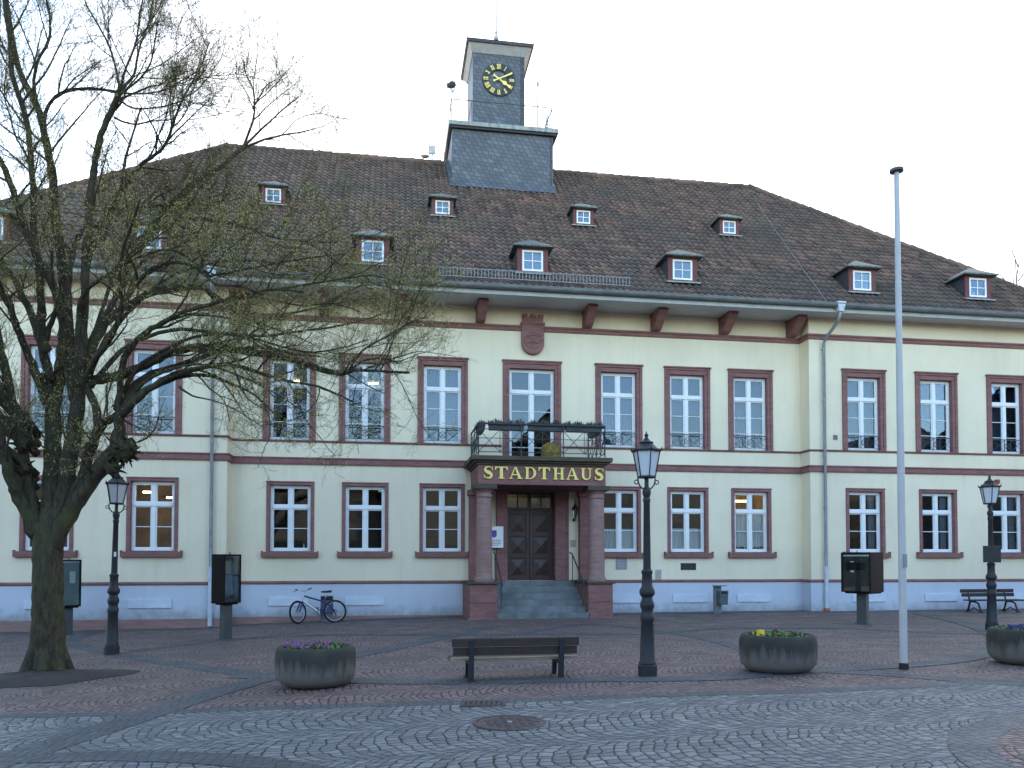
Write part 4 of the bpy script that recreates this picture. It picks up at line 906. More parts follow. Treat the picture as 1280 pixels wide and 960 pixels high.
# bins
def bin_(x,y,label,post,box):
    r=empty('litter_bin',(x,y,G(x)),0,label,'litter bin','grey litter bins on posts along the wall')
    MB().box(-.16,.08,-.03,.05,-.03,.88).box(-.19,.2,-.20,.06,.86,.885).build('post',post,r)
    m=MB().hexa([(-.07,-.26,.28),(.19,-.26,.28),(.19,-.03,.28),(-.07,-.03,.28),(-.08,-.28,.72),(.21,-.28,.72),(.21,-.03,.72),(-.08,-.03,.72)]); m.build('container',box,r,bevel=.01)
    MB().box(-.04,.17,-.283,-.276,.62,.70).build('opening',BLACK,r)
GB=M('grey_green_bin',(.10,.12,.13),.5,.15,5); GP=M('grey_bin_post',(.17,.20,.21),.5,.15,5)
bin_(10.33,-.95,'grey litter bin on a post below the black wall plaque',GP,GB)
r=empty('litter_bin',(-1.72,-.70,G(-1.72)),0,'grey litter bin standing behind the bicycle','litter bin','grey litter bins on posts along the wall')
MB().box(-.17,.17,-.1,.14,-.03,.77).build('post',GP,r); MB().box(-.18,.18,-.125,-.101,.30,.76).build('container',M('blue_grey_bin',(.12,.14,.20),.5,.15,5),r); MB().box(-.16,.16,-.131,-.126,.64,.75).build('opening',BLACK,r); MB().box(-.2,.2,-.16,.16,.77,.80).build('lid',PIPEP,r)
# manhole and drain
r=empty('manhole_cover',(1.28,-16.36,-.043),0,'round rusty manhole cover in the grey setts before the bench','manhole cover')
RUST=M('rusty_iron',(.10,.07,.065),.7,.3,9,c2=(.045,.038,.04),bs=.4,bscale=60)
MB().lathe([(.385,-.02),(.385,.016),(.345,.018),(.345,-.01)],0,0,0,40,cap=False).build('rim',RUST,r)
m=MB().lathe([(.34,-.03),(.34,.012)],0,0,0,40)
for k in range(8):
    for j in range(-4,5):
        u,v=-.3+k*.085,j*.07
        if u*u+v*v<.09: m.box(u-.028,u+.028,v-.02,v+.02,.012,.018)
m.build('lid',RUST,r); MB().lathe([(.03,.012),(.03,.024)],0,0,0,10).build('keyhole_cap',M('pale_cap',(.3,.3,.3),.5,.1,4),r)
r=empty('drain_grate',(1.15,-15.20,-.045),R(-10),'small dark drain grate at the edge between red and grey setts','drain grate')
m=MB()
for k in range(9): m.box(-.24+.06*k-.012,-.24+.06*k+.012,-.14,.14,-.03,.017)
m.box(-.27,.27,-.165,-.141,-.03,.016).box(-.27,.27,.141,.165,-.03,.016).build('bars',RUST,r); MB().box(-.26,.26,-.15,.15,-.06,.011).build('pit',BLACK,r)

# bicycle -------------------------------------------------------------
BK=empty('bicycle',(-1.98,-1.12,G(-1.98)+.003),R(16),'blue and silver bicycle parked against the grey bin by the wall','bicycle')
BK.rotation_euler=(R(-5),0,R(14))
BLUEM=M('blue_frame_paint',(.03,.035,.20),.35,.2,6); SILV=M('silver_paint',(.55,.56,.58),.35,.1,6,metal=.4); TYRE=M('black_tyre',(.015,.015,.016),.8,.2,8)
def wheel(x,rz,rim):
    w=empty('wheel',(x,0,.335)); w.parent=BK; w.rotation_euler=(0,0,rz)
    MB().torus((0,0,0),.305,.030,(0,1,0),40,8).build('tyre',TYRE,w,smooth='all'); MB().torus((0,0,0),.270,.010,(0,1,0),40,6).build('rim',rim,w,smooth='all')
    s=MB(); 
    for k in range(20):
        a=2*pi*k/20; b=a+(.9 if k%2 else -.9); s.tube([(.02*math.cos(b),.02*(1 if k%2 else -1),.02*math.sin(b)),(.28*math.cos(a),0,.28*math.sin(a))],.0014,3)
    s.tube([(0,-.05,0),(0,.05,0)],.02,8); s.build('spokes',SILV,w); return w
wheel(.53,0,SILV); fw_=wheel(-.53,R(38),SILV)
f=MB(); BBx=.09; seat=(.26,0,.74); head=(-.36,0,.80); hb=(-.40,0,.66)
f.tube([head,(.22,0,.62)],.024,8); f.tube([seat,(BBx,0,.30)],.024,8)
for q in (-1,1): f.tube([(BBx,q*.02,.30),(.53,q*.06,.335)],.018,6); f.tube([(.225,q*.02,.64),(.53,q*.06,.335)],.014,6)
f.build('frame',BLUEM,BK,smooth=True)
MB().tube([hb,(BBx,0,.30)],.034,8).tube([(-.35,0,.84),(-.41,0,.62)],.024,8).build('down_tube',SILV,BK,smooth=True)
fk=MB(); d=Vector((math.cos(R(38)),math.sin(R(38)),0))
for q in (-1,1): fk.tube([(-.42+ -q*.05*d.y,q*.05*d.x,.62),(-.53- q*.055*d.y,q*.055*d.x,.335)],.024,6)
fk.tube([(-.42-.06*d.y*1,.06*d.x,.63),(-.42+.06*d.y,-.06*d.x,.63)],.018,6); fk.build('fork',BLUEM,BK)
hbm=MB().tube([(-.35,0,.84),(-.34,0,.92),(-.40,-.02,.95)],.014,7); g1=Vector((-.40,-.02,.95)); ax=Vector((-d.y,d.x,0)); hbm.tube([g1-ax*.30+Vector((.03,0,.05)),g1-ax*.1,g1+ax*.1,g1+ax*.30+Vector((.03,0,.05))],.012,7); HBR=hbm.build('handlebar',SILV,BK)
MB().tube([g1-ax*.31+Vector((.03,0,.05)),g1-ax*.20+Vector((.015,0,.025))],.019,7).tube([g1+ax*.31+Vector((.03,0,.05)),g1+ax*.20+Vector((.015,0,.025))],.019,7).tube([g1-ax*.2+Vector((-.01,0,.0)),g1-ax*.27+Vector((-.09,0,-.03))],.007,5).tube([g1+ax*.2+Vector((-.01,0,.0)),g1+ax*.27+Vector((-.09,0,-.03))],.007,5).build('grip',BLACK,HBR)
MB().tube([(seat[0],0,.74),(.29,0,.89)],.014,7).build('seat_post',SILV,BK)
MB().hexa([(.14,-.025,.88),(.42,-.08,.88),(.42,.08,.88),(.14,.025,.88),(.12,-.03,.925),(.44,-.095,.95),(.44,.095,.95),(.12,.03,.925)]).build('saddle',M('dark_blue_saddle',(.02,.02,.06),.6,.2,6),BK,bevel=.018)
c=MB().torus((BBx,-.045,.30),.085,.008,(0,1,0),24,5).tube([(BBx,-.06,.30),(BBx+.06,-.06,.15)],.011,6).tube([(BBx,.06,.30),(BBx-.06,.06,.45)],.011,6).box(BBx+.02,BBx+.10,-.15,-.06,.14,.16).box(BBx-.1,BBx-.02,.06,.15,.44,.46).tube([(BBx,-.045,.383),(.53,-.045,.375)],.006,5).tube([(BBx,-.045,.217),(.53,-.045,.295)],.006,5).torus((.53,-.045,.335),.042,.008,(0,1,0),18,5).tube([(.53,-.05,.29),(.545,-.05,.2)],.014,6); c.build('crank',BLACK,BK)
# ================================================================== TREES
LIMBS=[[(-0.01,0,-0.14,0.36),(-0,0,0,0.325),(0.01,0,0.33,0.28),(0.01,0,0.86,0.25),(0,0,1.4,0.232),(-0.01,0,1.93,0.228),(-0.01,0,2.26,0.228),(-0.02,0,2.53,0.22)],
[(-0.19,0,2.3,0.1264),(-0.34,-0.13,2.82,0.1111),(-0.41,-0.27,3.07,0.1006),(-0.45,-0.4,3.34,0.0914),(-0.5,-0.53,3.71,0.0831),(-0.56,-0.67,4.2,0.0753),(-0.63,-0.8,5.05,0.0681),(-0.74,-0.93,5.89,0.0613),(-0.92,-1.07,6.83,0.0548),(-0.98,-1.2,7.75,0.0486)],
[(-0.11,0,2.35,0.1065),(-0.27,-0.07,2.92,0.0942),(-0.33,-0.14,3.44,0.0857),(-0.38,-0.21,3.92,0.0783),(-0.47,-0.28,4.38,0.0715),(-0.54,-0.35,4.91,0.0652),(-0.6,-0.42,5.28,0.0593),(-0.66,-0.49,5.78,0.0536),(-0.71,-0.56,6.4,0.0482),(-0.91,-0.63,7.39,0.043),(-0.94,-0.7,8.51,0.038)],
[(-0.04,0,2.35,0.16),(-0.01,0.02,2.86,0.1465),(0.02,0.04,3.27,0.1373),(0.01,0.06,3.81,0.1293),(-0,0.08,4.28,0.1218),(0.01,0.1,4.79,0.1148)],
[(-0.07,0.1,4.62,0.081),(-0.15,-0.07,4.86,0.071),(-0.21,-0.23,5.15,0.064),(-0.27,-0.4,5.41,0.058),(-0.3,-0.57,5.64,0.0525),(-0.33,-0.73,5.91,0.0474),(-0.37,-0.9,6.07,0.0427),(-0.44,-1.07,6.36,0.0382),(-0.62,-1.23,6.78,0.0339),(-0.87,-1.4,6.94,0.0298)],
[(-0.02,0.1,4.76,0.0878),(-0.14,0.2,5.22,0.0769),(-0.3,0.3,5.62,0.0696),(-0.46,0.4,6.06,0.0631),(-0.65,0.5,6.43,0.0571),(-0.86,0.6,6.8,0.0514),(-1.09,0.7,7.07,0.0459),(-1.35,0.8,7.39,0.0405),(-1.76,0.9,7.71,0.0353)],
[(0.06,0.1,4.74,0.0946),(0.12,0.01,5.15,0.0852),(0.2,-0.08,5.54,0.0788),(0.22,-0.17,5.92,0.073),(0.17,-0.26,6.22,0.0677),(0.06,-0.35,6.58,0.0628),(-0.09,-0.45,6.89,0.058),(-0.21,-0.54,7.22,0.0536),(-0.29,-0.63,7.56,0.0493),(-0.38,-0.72,7.93,0.0453),(-0.46,-0.81,8.18,0.0414),(-0.55,-0.9,8.34,0.0376)],
[(0.12,0.1,4.9,0.0677),(0.16,0.19,5.61,0.0607),(0.15,0.28,6.05,0.0559),(0.09,0.38,6.5,0.0517),(0.08,0.47,6.95,0.0478),(0.1,0.56,7.38,0.0442),(0.17,0.65,7.71,0.0407),(0.27,0.75,7.88,0.0373),(0.43,0.84,7.98,0.034),(0.6,0.93,8.21,0.0308),(0.85,1.02,8.37,0.0276),(1.12,1.12,8.47,0.0244),(1.42,1.21,8.56,0.0212),(1.82,1.3,8.7,0.0181)],
[(-0.02,-0.1,5.39,0.0733),(-0.08,-0.16,5.57,0.0668),(-0.08,-0.23,5.82,0.0625),(-0.06,-0.29,6.07,0.0586),(-0.06,-0.36,6.44,0.0551),(-0.09,-0.42,6.88,0.0518),(-0.12,-0.49,7.38,0.0487),(-0.11,-0.55,7.94,0.0458),(-0.14,-0.61,8.49,0.0429),(-0.17,-0.68,8.98,0.0402),(-0.26,-0.74,9.32,0.0375),(-0.35,-0.81,9.67,0.0349),(-0.34,-0.87,10.01,0.0324),(-0.39,-0.94,10.48,0.0299),(-0.41,-1,10.94,0.0276)],
[(-0.08,-0.1,5.59,0.0533),(0.06,-0.2,5.87,0.0412),(0.17,-0.3,6.07,0.0329)],
[(0.06,0,2.35,0.1601),(0.21,-0.02,2.93,0.1444),(0.28,-0.04,3.4,0.1336),(0.37,-0.06,3.87,0.1241),(0.42,-0.08,4.33,0.1153),(0.46,-0.1,4.76,0.1071)],
[(0.42,-0.1,4.6,0.107),(0.31,-0.06,5.14,0.0982),(0.27,-0.03,5.56,0.0923),(0.22,0.01,5.97,0.0872),(0.18,0.05,6.39,0.0824),(0.1,0.09,6.88,0.078),(0.03,0.12,7.37,0.0737),(-0.07,0.16,7.91,0.0696),(-0.11,0.2,8.43,0.0656),(-0.2,0.24,8.86,0.0617),(-0.34,0.28,9.5,0.0579),(-0.51,0.31,9.92,0.0541),(-0.68,0.35,10.21,0.0504),(-0.83,0.39,10.64,0.0468),(-0.91,0.43,11.08,0.0432),(-1.02,0.46,11.66,0.0397),(-1.12,0.5,12.25,0.0363)],
[(-0.3,0.5,8.99,0.042),(-0.37,0.41,9.36,0.0364),(-0.44,0.32,9.8,0.0327),(-0.46,0.24,10.16,0.0294),(-0.36,0.15,10.47,0.0264),(-0.2,0.06,10.66,0.0236),(-0.1,-0.03,10.87,0.021),(-0.11,-0.11,11.22,0.0185),(-0.16,-0.2,11.56,0.0161)],
[(-0.34,0.4,9.43,0.0319),(-0.29,0.3,9.62,0.0295),(-0.14,0.2,9.82,0.0278),(0.05,0.1,9.91,0.0264),(0.3,0,9.93,0.025),(0.59,-0.1,9.91,0.0238),(0.84,-0.2,9.85,0.0226),(1.08,-0.3,9.77,0.0215)],
[(-0.35,0.5,9.2,0.028),(-0.59,0.64,9.39,0.0231),(-0.83,0.78,9.66,0.0198),(-1.05,0.92,9.94,0.0169),(-1.29,1.06,10.29,0.0142),(-1.56,1.2,10.72,0.0116)],
[(0.44,-0.1,4.71,0.0802),(0.54,-0.21,5.38,0.0737),(0.59,-0.32,5.89,0.069),(0.65,-0.43,6.39,0.0649),(0.7,-0.54,6.88,0.0612),(0.76,-0.65,7.34,0.0577),(0.82,-0.75,7.85,0.0544),(0.92,-0.86,8.26,0.0513),(1,-0.97,8.47,0.0482),(1.12,-1.08,8.74,0.0453),(1.3,-1.19,9.05,0.0426),(1.42,-1.3,9.22,0.0399)],
[(1.42,-1.3,9.2,0.0224),(1.38,-1.25,9.43,0.0196),(1.31,-1.2,9.71,0.0177),(1.19,-1.15,10.05,0.0159),(1.01,-1.1,10.39,0.0144),(0.82,-1.05,10.73,0.0129),(0.71,-1,11.07,0.0114)],
[(1.42,-1.3,9.2,0.0224),(1.47,-1.38,9.3,0.0194),(1.56,-1.47,9.51,0.0173),(1.7,-1.55,9.78,0.0155),(1.77,-1.63,9.98,0.0139),(1.82,-1.72,10.18,0.0123),(1.9,-1.8,10.48,0.0109)],
[(1.43,-1.3,9.21,0.0249),(1.49,-1.22,9.4,0.0215),(1.58,-1.13,9.63,0.0192),(1.6,-1.05,9.97,0.0172),(1.64,-0.97,10.29,0.0153),(1.71,-0.88,10.64,0.0135),(1.76,-0.8,11.18,0.0118)],
[(1.45,-1.3,9.19,0.02),(1.62,-1.44,9.24,0.0168),(1.81,-1.58,9.31,0.0147),(1.98,-1.72,9.45,0.0128),(2.08,-1.86,9.68,0.0111),(2.16,-2,9.96,0.0095)],
[(1.4,-1.3,9.1,0.0175),(1.62,-1.38,8.94,0.0143),(1.88,-1.45,8.91,0.0122),(2.19,-1.53,8.94,0.0103),(2.5,-1.6,9.04,0.0086)],
[(1.33,-1.25,8.83,0.0175),(1.43,-1.11,8.85,0.0146),(1.57,-0.97,8.9,0.0126),(1.77,-0.84,9.04,0.0108),(2.08,-0.7,9.18,0.0092)],
[(1.42,-1.3,9.2,0.0162),(1.6,-1.42,9.14,0.0135),(1.85,-1.54,9.09,0.0117),(2.17,-1.66,9.1,0.0101),(2.43,-1.78,9.19,0.0086),(2.74,-1.9,9.32,0.0072)],
[(0.63,0.4,7.52,0.0336),(0.75,0.49,8.02,0.0293),(0.85,0.57,8.47,0.0264),(0.88,0.66,8.95,0.0238),(0.91,0.74,9.28,0.0213),(0.94,0.83,9.55,0.0191),(1.02,0.91,9.98,0.0169),(1.05,1,10.25,0.0147)],
[(0.5,0.1,6.98,0.0437),(0.71,0.04,7.59,0.0386),(0.97,-0.02,8.07,0.0351),(1.22,-0.07,8.43,0.0321),(1.4,-0.13,8.65,0.0292),(1.66,-0.19,8.82,0.0266),(1.82,-0.25,8.97,0.0241),(1.94,-0.31,9.24,0.0216),(2.04,-0.37,9.49,0.0193),(2.15,-0.43,9.71,0.0171),(2.29,-0.48,9.94,0.0149),(2.46,-0.54,10.24,0.0128),(2.59,-0.6,10.6,0.0107)],
[(1.79,-0.2,8.98,0.0163),(1.9,-0.1,9.23,0.0136),(2.06,0,9.49,0.0117),(2.23,0.1,9.77,0.01),(2.43,0.2,10.06,0.0085)],
[(0.99,0.6,7.05,0.0569),(1.09,0.81,7.57,0.0536),(1.27,1.03,8.11,0.0516),(1.46,1.24,8.52,0.0499),(1.71,1.45,8.94,0.0483),(2.03,1.66,9.39,0.0468),(2.23,1.88,9.64,0.0453),(2.46,2.09,10.01,0.0438),(2.64,2.3,10.33,0.0423)],
[(2.64,2.3,10.33,0.0326),(2.72,2.35,10.6,0.0267),(2.81,2.4,10.97,0.0228),(2.83,2.45,11.3,0.0193),(2.78,2.5,11.69,0.016),(2.63,2.55,12.01,0.0129),(2.57,2.6,12.32,0.01)],
[(2.65,2.3,10.33,0.0277),(2.9,2.2,10.56,0.0213),(3.17,2.1,10.78,0.0169),(3.47,2,11.03,0.0131),(3.78,1.9,11.25,0.0097)],
[(2.67,2.3,10.32,0.0277),(3.02,2.47,10.61,0.0217),(3.35,2.65,10.83,0.0175),(3.7,2.83,11.02,0.0138),(4.02,3,11.23,0.0103)],
[(2.79,2.45,11.23,0.0181),(2.94,2.53,11.59,0.0139),(3.05,2.62,11.86,0.011),(3.22,2.7,12.03,0.0084)],
[(0.06,0,2.06,0.1467),(0.27,-0.1,2.52,0.1382),(0.52,-0.2,2.92,0.1322),(0.8,-0.3,3.31,0.1271),(1.03,-0.4,3.57,0.1223),(1.25,-0.5,3.82,0.1177)],
[(1.2,-0.5,3.75,0.098),(1.23,-0.5,4.08,0.0864),(1.25,-0.5,4.35,0.0785)],
[(1.24,-0.5,4.28,0.072),(1.47,-0.67,4.45,0.0611),(1.76,-0.84,4.65,0.0538),(2.13,-1.01,4.84,0.0473),(2.51,-1.18,4.92,0.0415),(2.91,-1.35,4.98,0.0361),(3.3,-1.52,4.93,0.031),(3.69,-1.69,4.78,0.0262),(4.06,-1.86,4.65,0.0217),(4.55,-2.03,4.54,0.0174),(5.04,-2.2,4.3,0.0132)],
[(1.24,-0.5,4.39,0.0655),(1.39,-0.41,4.78,0.0555),(1.68,-0.32,5.04,0.0488),(2.1,-0.24,5.22,0.043),(2.46,-0.15,5.4,0.0375),(2.9,-0.06,5.56,0.0322),(3.42,0.03,5.65,0.0271),(3.89,0.11,5.58,0.0221),(4.37,0.2,5.57,0.0172)],
[(1.23,-0.5,4.39,0.0655),(1.27,-0.62,4.78,0.057),(1.34,-0.74,5.08,0.0512),(1.52,-0.85,5.38,0.0462),(1.78,-0.97,5.57,0.0417),(2.02,-1.09,5.67,0.0374),(2.34,-1.21,5.82,0.0334),(2.68,-1.33,5.89,0.0297),(3.04,-1.45,5.98,0.026),(3.42,-1.56,6.07,0.0226),(3.85,-1.68,6.11,0.0193),(4.29,-1.8,6.05,0.016)],
[(1.24,-0.5,4.35,0.0524),(1.55,-0.66,4.63,0.0426),(1.94,-0.81,4.76,0.036),(2.34,-0.97,4.87,0.0302),(2.77,-1.13,4.85,0.025),(3.14,-1.29,4.7,0.0201),(3.53,-1.44,4.49,0.0155),(3.86,-1.6,4.16,0.0112)],
[(2.35,-0.9,4.94,0.0193),(2.56,-0.97,4.88,0.0152),(2.75,-1.05,4.67,0.0123),(2.99,-1.12,4.47,0.0099),(3.1,-1.2,4.12,0.0076)],
[(2.29,-1,4.68,0.0204),(2.56,-1.35,4.48,0.0151),(2.89,-1.7,4.36,0.0115),(3.29,-2.05,4.18,0.0085),(3.8,-2.4,3.83,0.0058)],
[(0.13,0,2.35,0.0935),(0.39,-0.06,2.93,0.0873),(0.56,-0.11,3.37,0.083),(0.68,-0.17,3.76,0.0791),(0.81,-0.23,4.05,0.0755),(0.93,-0.29,4.21,0.0722),(1.09,-0.34,4.28,0.069),(1.21,-0.4,4.33,0.066)],
[(0.8,-0.2,3.99,0.0666),(0.77,-0.17,4.33,0.0638),(0.7,-0.13,4.6,0.062),(0.55,-0.1,4.87,0.0603)],
[(0.58,-0.1,4.87,0.0871),(0.83,-0.18,4.95,0.0804),(1.11,-0.27,4.99,0.0758),(1.38,-0.35,5.09,0.0717),(1.71,-0.44,5.21,0.0681),(2.04,-0.52,5.36,0.0646),(2.37,-0.61,5.42,0.0614),(2.77,-0.69,5.42,0.0583),(3.16,-0.78,5.36,0.0553),(3.69,-0.86,5.28,0.0525),(4.08,-0.95,5.21,0.0497),(4.47,-1.03,5.05,0.047),(4.8,-1.12,4.98,0.0443),(5,-1.2,5.02,0.0416)],
[(4.99,-1.2,5.02,0.0247),(5.18,-1.22,5.01,0.0229),(5.44,-1.25,5,0.0217),(5.66,-1.28,4.99,0.0206),(5.92,-1.3,4.98,0.0196)],
[(4.98,-1.2,5.01,0.0208),(5.14,-1.07,5.19,0.0183),(5.34,-0.95,5.28,0.0166),(5.56,-0.82,5.31,0.015),(5.77,-0.7,5.27,0.0136)],
[(4.94,-1.2,5,0.0234),(5.06,-1.27,5.19,0.0193),(5.22,-1.33,5.35,0.0165),(5.44,-1.4,5.47,0.014),(5.66,-1.47,5.58,0.0118),(5.86,-1.53,5.71,0.0097),(6.16,-1.6,5.82,0.0077)],
[(4.86,-1.2,4.98,0.0143),(5.1,-1.43,4.8,0.0107),(5.32,-1.67,4.63,0.0083),(5.51,-1.9,4.5,0.0062)],
[(0.48,-0.1,4.79,0.0803),(0.52,-0.01,5.16,0.0739),(0.58,0.08,5.49,0.0696),(0.7,0.18,5.85,0.0659),(0.91,0.27,6.21,0.0625),(1.15,0.36,6.43,0.0593),(1.44,0.45,6.65,0.0563),(1.79,0.54,6.79,0.0533),(2.21,0.63,6.86,0.0505),(2.37,0.72,6.79,0.0475),(2.59,0.82,6.66,0.0446),(2.89,0.91,6.48,0.0417),(3.2,1,6.36,0.0389)],
[(3.17,1,6.35,0.0299),(3.48,1.1,6.52,0.0243),(3.83,1.2,6.65,0.0205),(4.27,1.3,6.81,0.0172),(4.87,1.4,7,0.0141),(5.49,1.5,7.12,0.0111)],
[(2.58,0.85,6.65,0.028),(2.88,0.74,6.74,0.0233),(3.25,0.63,6.72,0.0201),(3.62,0.53,6.63,0.0173),(4.06,0.42,6.54,0.0147),(4.56,0.31,6.58,0.0124),(5.07,0.2,6.41,0.0101)],
[(3.2,1,6.36,0.0209),(3.47,1.2,6.31,0.0159),(3.81,1.4,6.25,0.0125),(4.17,1.6,6.14,0.0094)],
[(0.48,-0.1,4.82,0.0669),(0.48,0.05,5.31,0.061),(0.59,0.21,5.77,0.0572),(0.71,0.36,6.17,0.0538),(0.83,0.51,6.58,0.0506),(0.97,0.67,7.07,0.0476),(1.08,0.82,7.46,0.0447),(1.23,0.97,7.81,0.0419),(1.46,1.13,8.14,0.0391),(1.7,1.28,8.33,0.0363),(2.1,1.43,8.44,0.0336),(2.57,1.59,8.44,0.0308),(3,1.74,8.41,0.0281),(3.37,1.89,8.35,0.0253),(3.88,2.05,8.37,0.0225),(4.5,2.2,8.45,0.0197)],
[(3.28,1.9,8.4,0.0175),(3.45,2,8.64,0.0134),(3.59,2.1,8.89,0.0106),(3.83,2.2,9.2,0.0082)],
[(0.53,-0.1,4.85,0.0603),(0.74,-0.29,5.17,0.0524),(0.97,-0.48,5.46,0.047),(1.23,-0.68,5.75,0.0423),(1.4,-0.87,6.02,0.038),(1.65,-1.06,6.3,0.034),(1.91,-1.25,6.48,0.0303),(2.26,-1.44,6.53,0.0268),(2.6,-1.63,6.43,0.0235),(2.85,-1.82,6.21,0.0203),(3.06,-2.02,6.02,0.0173),(3.41,-2.21,5.95,0.0144),(3.78,-2.4,5.79,0.0116)],
[(0.53,-0.1,4.85,0.0536),(0.74,-0.42,5.05,0.0456),(0.97,-0.74,5.21,0.0401),(1.24,-1.07,5.34,0.0354),(1.5,-1.39,5.61,0.0311),(1.62,-1.71,5.82,0.0271),(1.69,-2.03,6.07,0.0235),(1.84,-2.36,6.37,0.0201),(2.05,-2.68,6.59,0.017),(2.24,-3,6.79,0.0141)],
[(0.44,-0.1,4.76,0.0562),(0.49,-0.25,5.37,0.0481),(0.55,-0.4,5.86,0.0426),(0.63,-0.55,6.14,0.0377),(0.82,-0.7,6.32,0.0334),(1.08,-0.85,6.45,0.0294),(1.34,-1,6.54,0.0256),(1.72,-1.15,6.71,0.0221),(2.18,-1.3,6.78,0.0187),(2.56,-1.45,6.57,0.0154),(2.85,-1.6,6.29,0.0123)],
[(0.56,0.1,5.05,0.0463),(0.66,0.38,5.68,0.0404),(0.85,0.66,6.17,0.0364),(1.17,0.93,6.71,0.033),(1.58,1.21,7.23,0.0297),(2.16,1.49,7.6,0.0265),(2.77,1.77,7.82,0.0233),(3.42,2.04,7.88,0.02),(4.1,2.32,7.82,0.0168),(4.81,2.6,7.8,0.0135)],
[(0.73,-0.1,4.96,0.043),(1.07,0,5.46,0.0377),(1.49,0.1,5.78,0.0342),(1.98,0.2,5.95,0.0311),(2.43,0.3,5.95,0.0282),(2.95,0.4,5.96,0.0254),(3.42,0.5,5.98,0.0227),(3.87,0.6,6.11,0.02),(4.47,0.7,6.24,0.0174),(5.12,0.8,6.45,0.0148),(5.79,0.9,6.74,0.0122)],
[(1.21,-0.4,4.56,0.0396),(1.53,-0.68,5.01,0.0327),(1.97,-0.95,5.25,0.028),(2.52,-1.22,5.43,0.0239),(3.11,-1.5,5.43,0.0203),(3.75,-1.78,5.25,0.0169),(4.32,-2.05,5.06,0.0138),(4.81,-2.32,5.05,0.0109),(5.28,-2.6,5.13,0.0082)],
[(1.21,-0.4,4.41,0.0343),(1.69,-0.8,4.78,0.0268),(2.22,-1.2,4.92,0.0216),(2.75,-1.6,4.92,0.0173),(3.39,-2,4.67,0.0134),(3.96,-2.4,4.34,0.0099),(4.4,-2.8,4.01,0.0068)],
[(0.48,-0.1,4.79,0.0455),(0.49,0.29,5.51,0.0394),(0.51,0.68,6.26,0.0353),(0.58,1.06,7.05,0.0315),(0.73,1.45,7.8,0.0279),(1.04,1.84,8.37,0.0244),(1.45,2.22,8.93,0.0208),(1.98,2.61,9.4,0.0173),(2.46,3,9.72,0.0136)],
[(4.28,1.2,6.78,0.0261),(4.72,1.36,7.13,0.0214),(5.14,1.52,7.37,0.0181),(5.61,1.68,7.39,0.0152),(6,1.84,7.26,0.0125),(6.33,2,7,0.0099)],
[(3.83,-1.5,6.17,0.0213),(4.36,-1.38,6.33,0.0168),(4.86,-1.25,6.49,0.0136),(5.37,-1.12,6.61,0.0107),(5.83,-1,6.53,0.008)],
[(3.88,2.1,8.39,0.026),(4.35,2.18,8.18,0.0204),(4.83,2.25,7.79,0.0166),(5.35,2.32,7.46,0.0132),(5.81,2.4,7.31,0.0101)],
[(2.85,-1.6,6.29,0.0197),(3.31,-1.68,6.38,0.0153),(3.8,-1.75,6.48,0.0124),(4.4,-1.82,6.59,0.0098),(4.89,-1.9,6.64,0.0074)]]
BARK=None
def bark():
    m,nt,N,L,b=newmat('bark'); o=coords(nt,'Object',(1,1,.28)); f=noise(nt,o,16,6,.7,.5); g=noise(nt,coords(nt),2.2,5,.65)
    col=ramp(nt,f,[(.3,(.022,.018,.013)),(.55,(.06,.05,.036)),(.75,(.10,.085,.06))])
    col=mixc(nt,ramp(nt,g,[(.45,0.),(.7,.65)]),col,(.085,.09,.038))
    L.new(col,b.inputs['Base Color']); b.inputs['Roughness'].default_value=.95; b.inputs['Specular IOR Level'].default_value=.15
    bump(nt,b,f,.9,.04); return m
BARK=bark(); TWIG=M('twig_bark',(.135,.118,.06),.9,.3,4,spec=.1); BUD=M('yellow_green_buds',(.62,.54,.19),.8,.3,6,c2=(.38,.32,.11))
class Fast:
    """light vertex/face collector for thin twigs"""
    def __init__(s): s.v=[]; s.f=[]
    def seg(s,pts,r0,r1,n=3):
        b=len(s.v); m=len(pts)
        for i,p in enumerate(pts):
            t=(pts[min(i+1,m-1)]-pts[max(i-1,0)]).normalized(); u=t.orthogonal().normalized() if i==0 else (u-t*u.dot(t)).normalized(); w=t.cross(u); r=r0+(r1-r0)*i/(m-1)
            for k in range(n):
                a=2*pi*k/n; s.v.append(p+u*(r*math.cos(a))+w*(r*math.sin(a)))
        for i in range(m-1):
            for k in range(n): s.f.append((b+i*n+k,b+i*n+(k+1)%n,b+(i+1)*n+(k+1)%n,b+(i+1)*n+k))
    def leaf(s,p,d,l,w,rg):
        q=d.cross(Vector((rg.gauss(0,1),rg.gauss(0,1),rg.gauss(0,1)))).normalized()*w; b=len(s.v)
        s.v+=[p-q*.3,p+d*l*.5-q,p+d*l,p+d*l*.5+q]; s.f.append((b,b+1,b+2,b+3))
    def build(s,name,mat,parent):
        me=bpy.data.meshes.new(name); me.from_pydata([tuple(v) for v in s.v],[],s.f); me.materials.append(mat)
        o=bpy.data.objects.new(name,me); COL.objects.link(o); o.parent=parent; return o
def rdir(t,ang,rg,up):
    q=t.orthogonal().normalized(); q=Quaternion(t,rg.uniform(0,2*pi))@q
    d=(t*math.cos(ang)+q*math.sin(ang)+Vector((0,0,up))).normalized(); return d
def curve(p,d,l,n,rg,wob,up):
    P=[p]; 
    for i in range(n):
        d=(d+Vector((rg.gauss(0,wob),rg.gauss(0,wob),rg.gauss(0,wob)+up))).normalized(); p=p+d*(l/n); P.append(p)
    return P
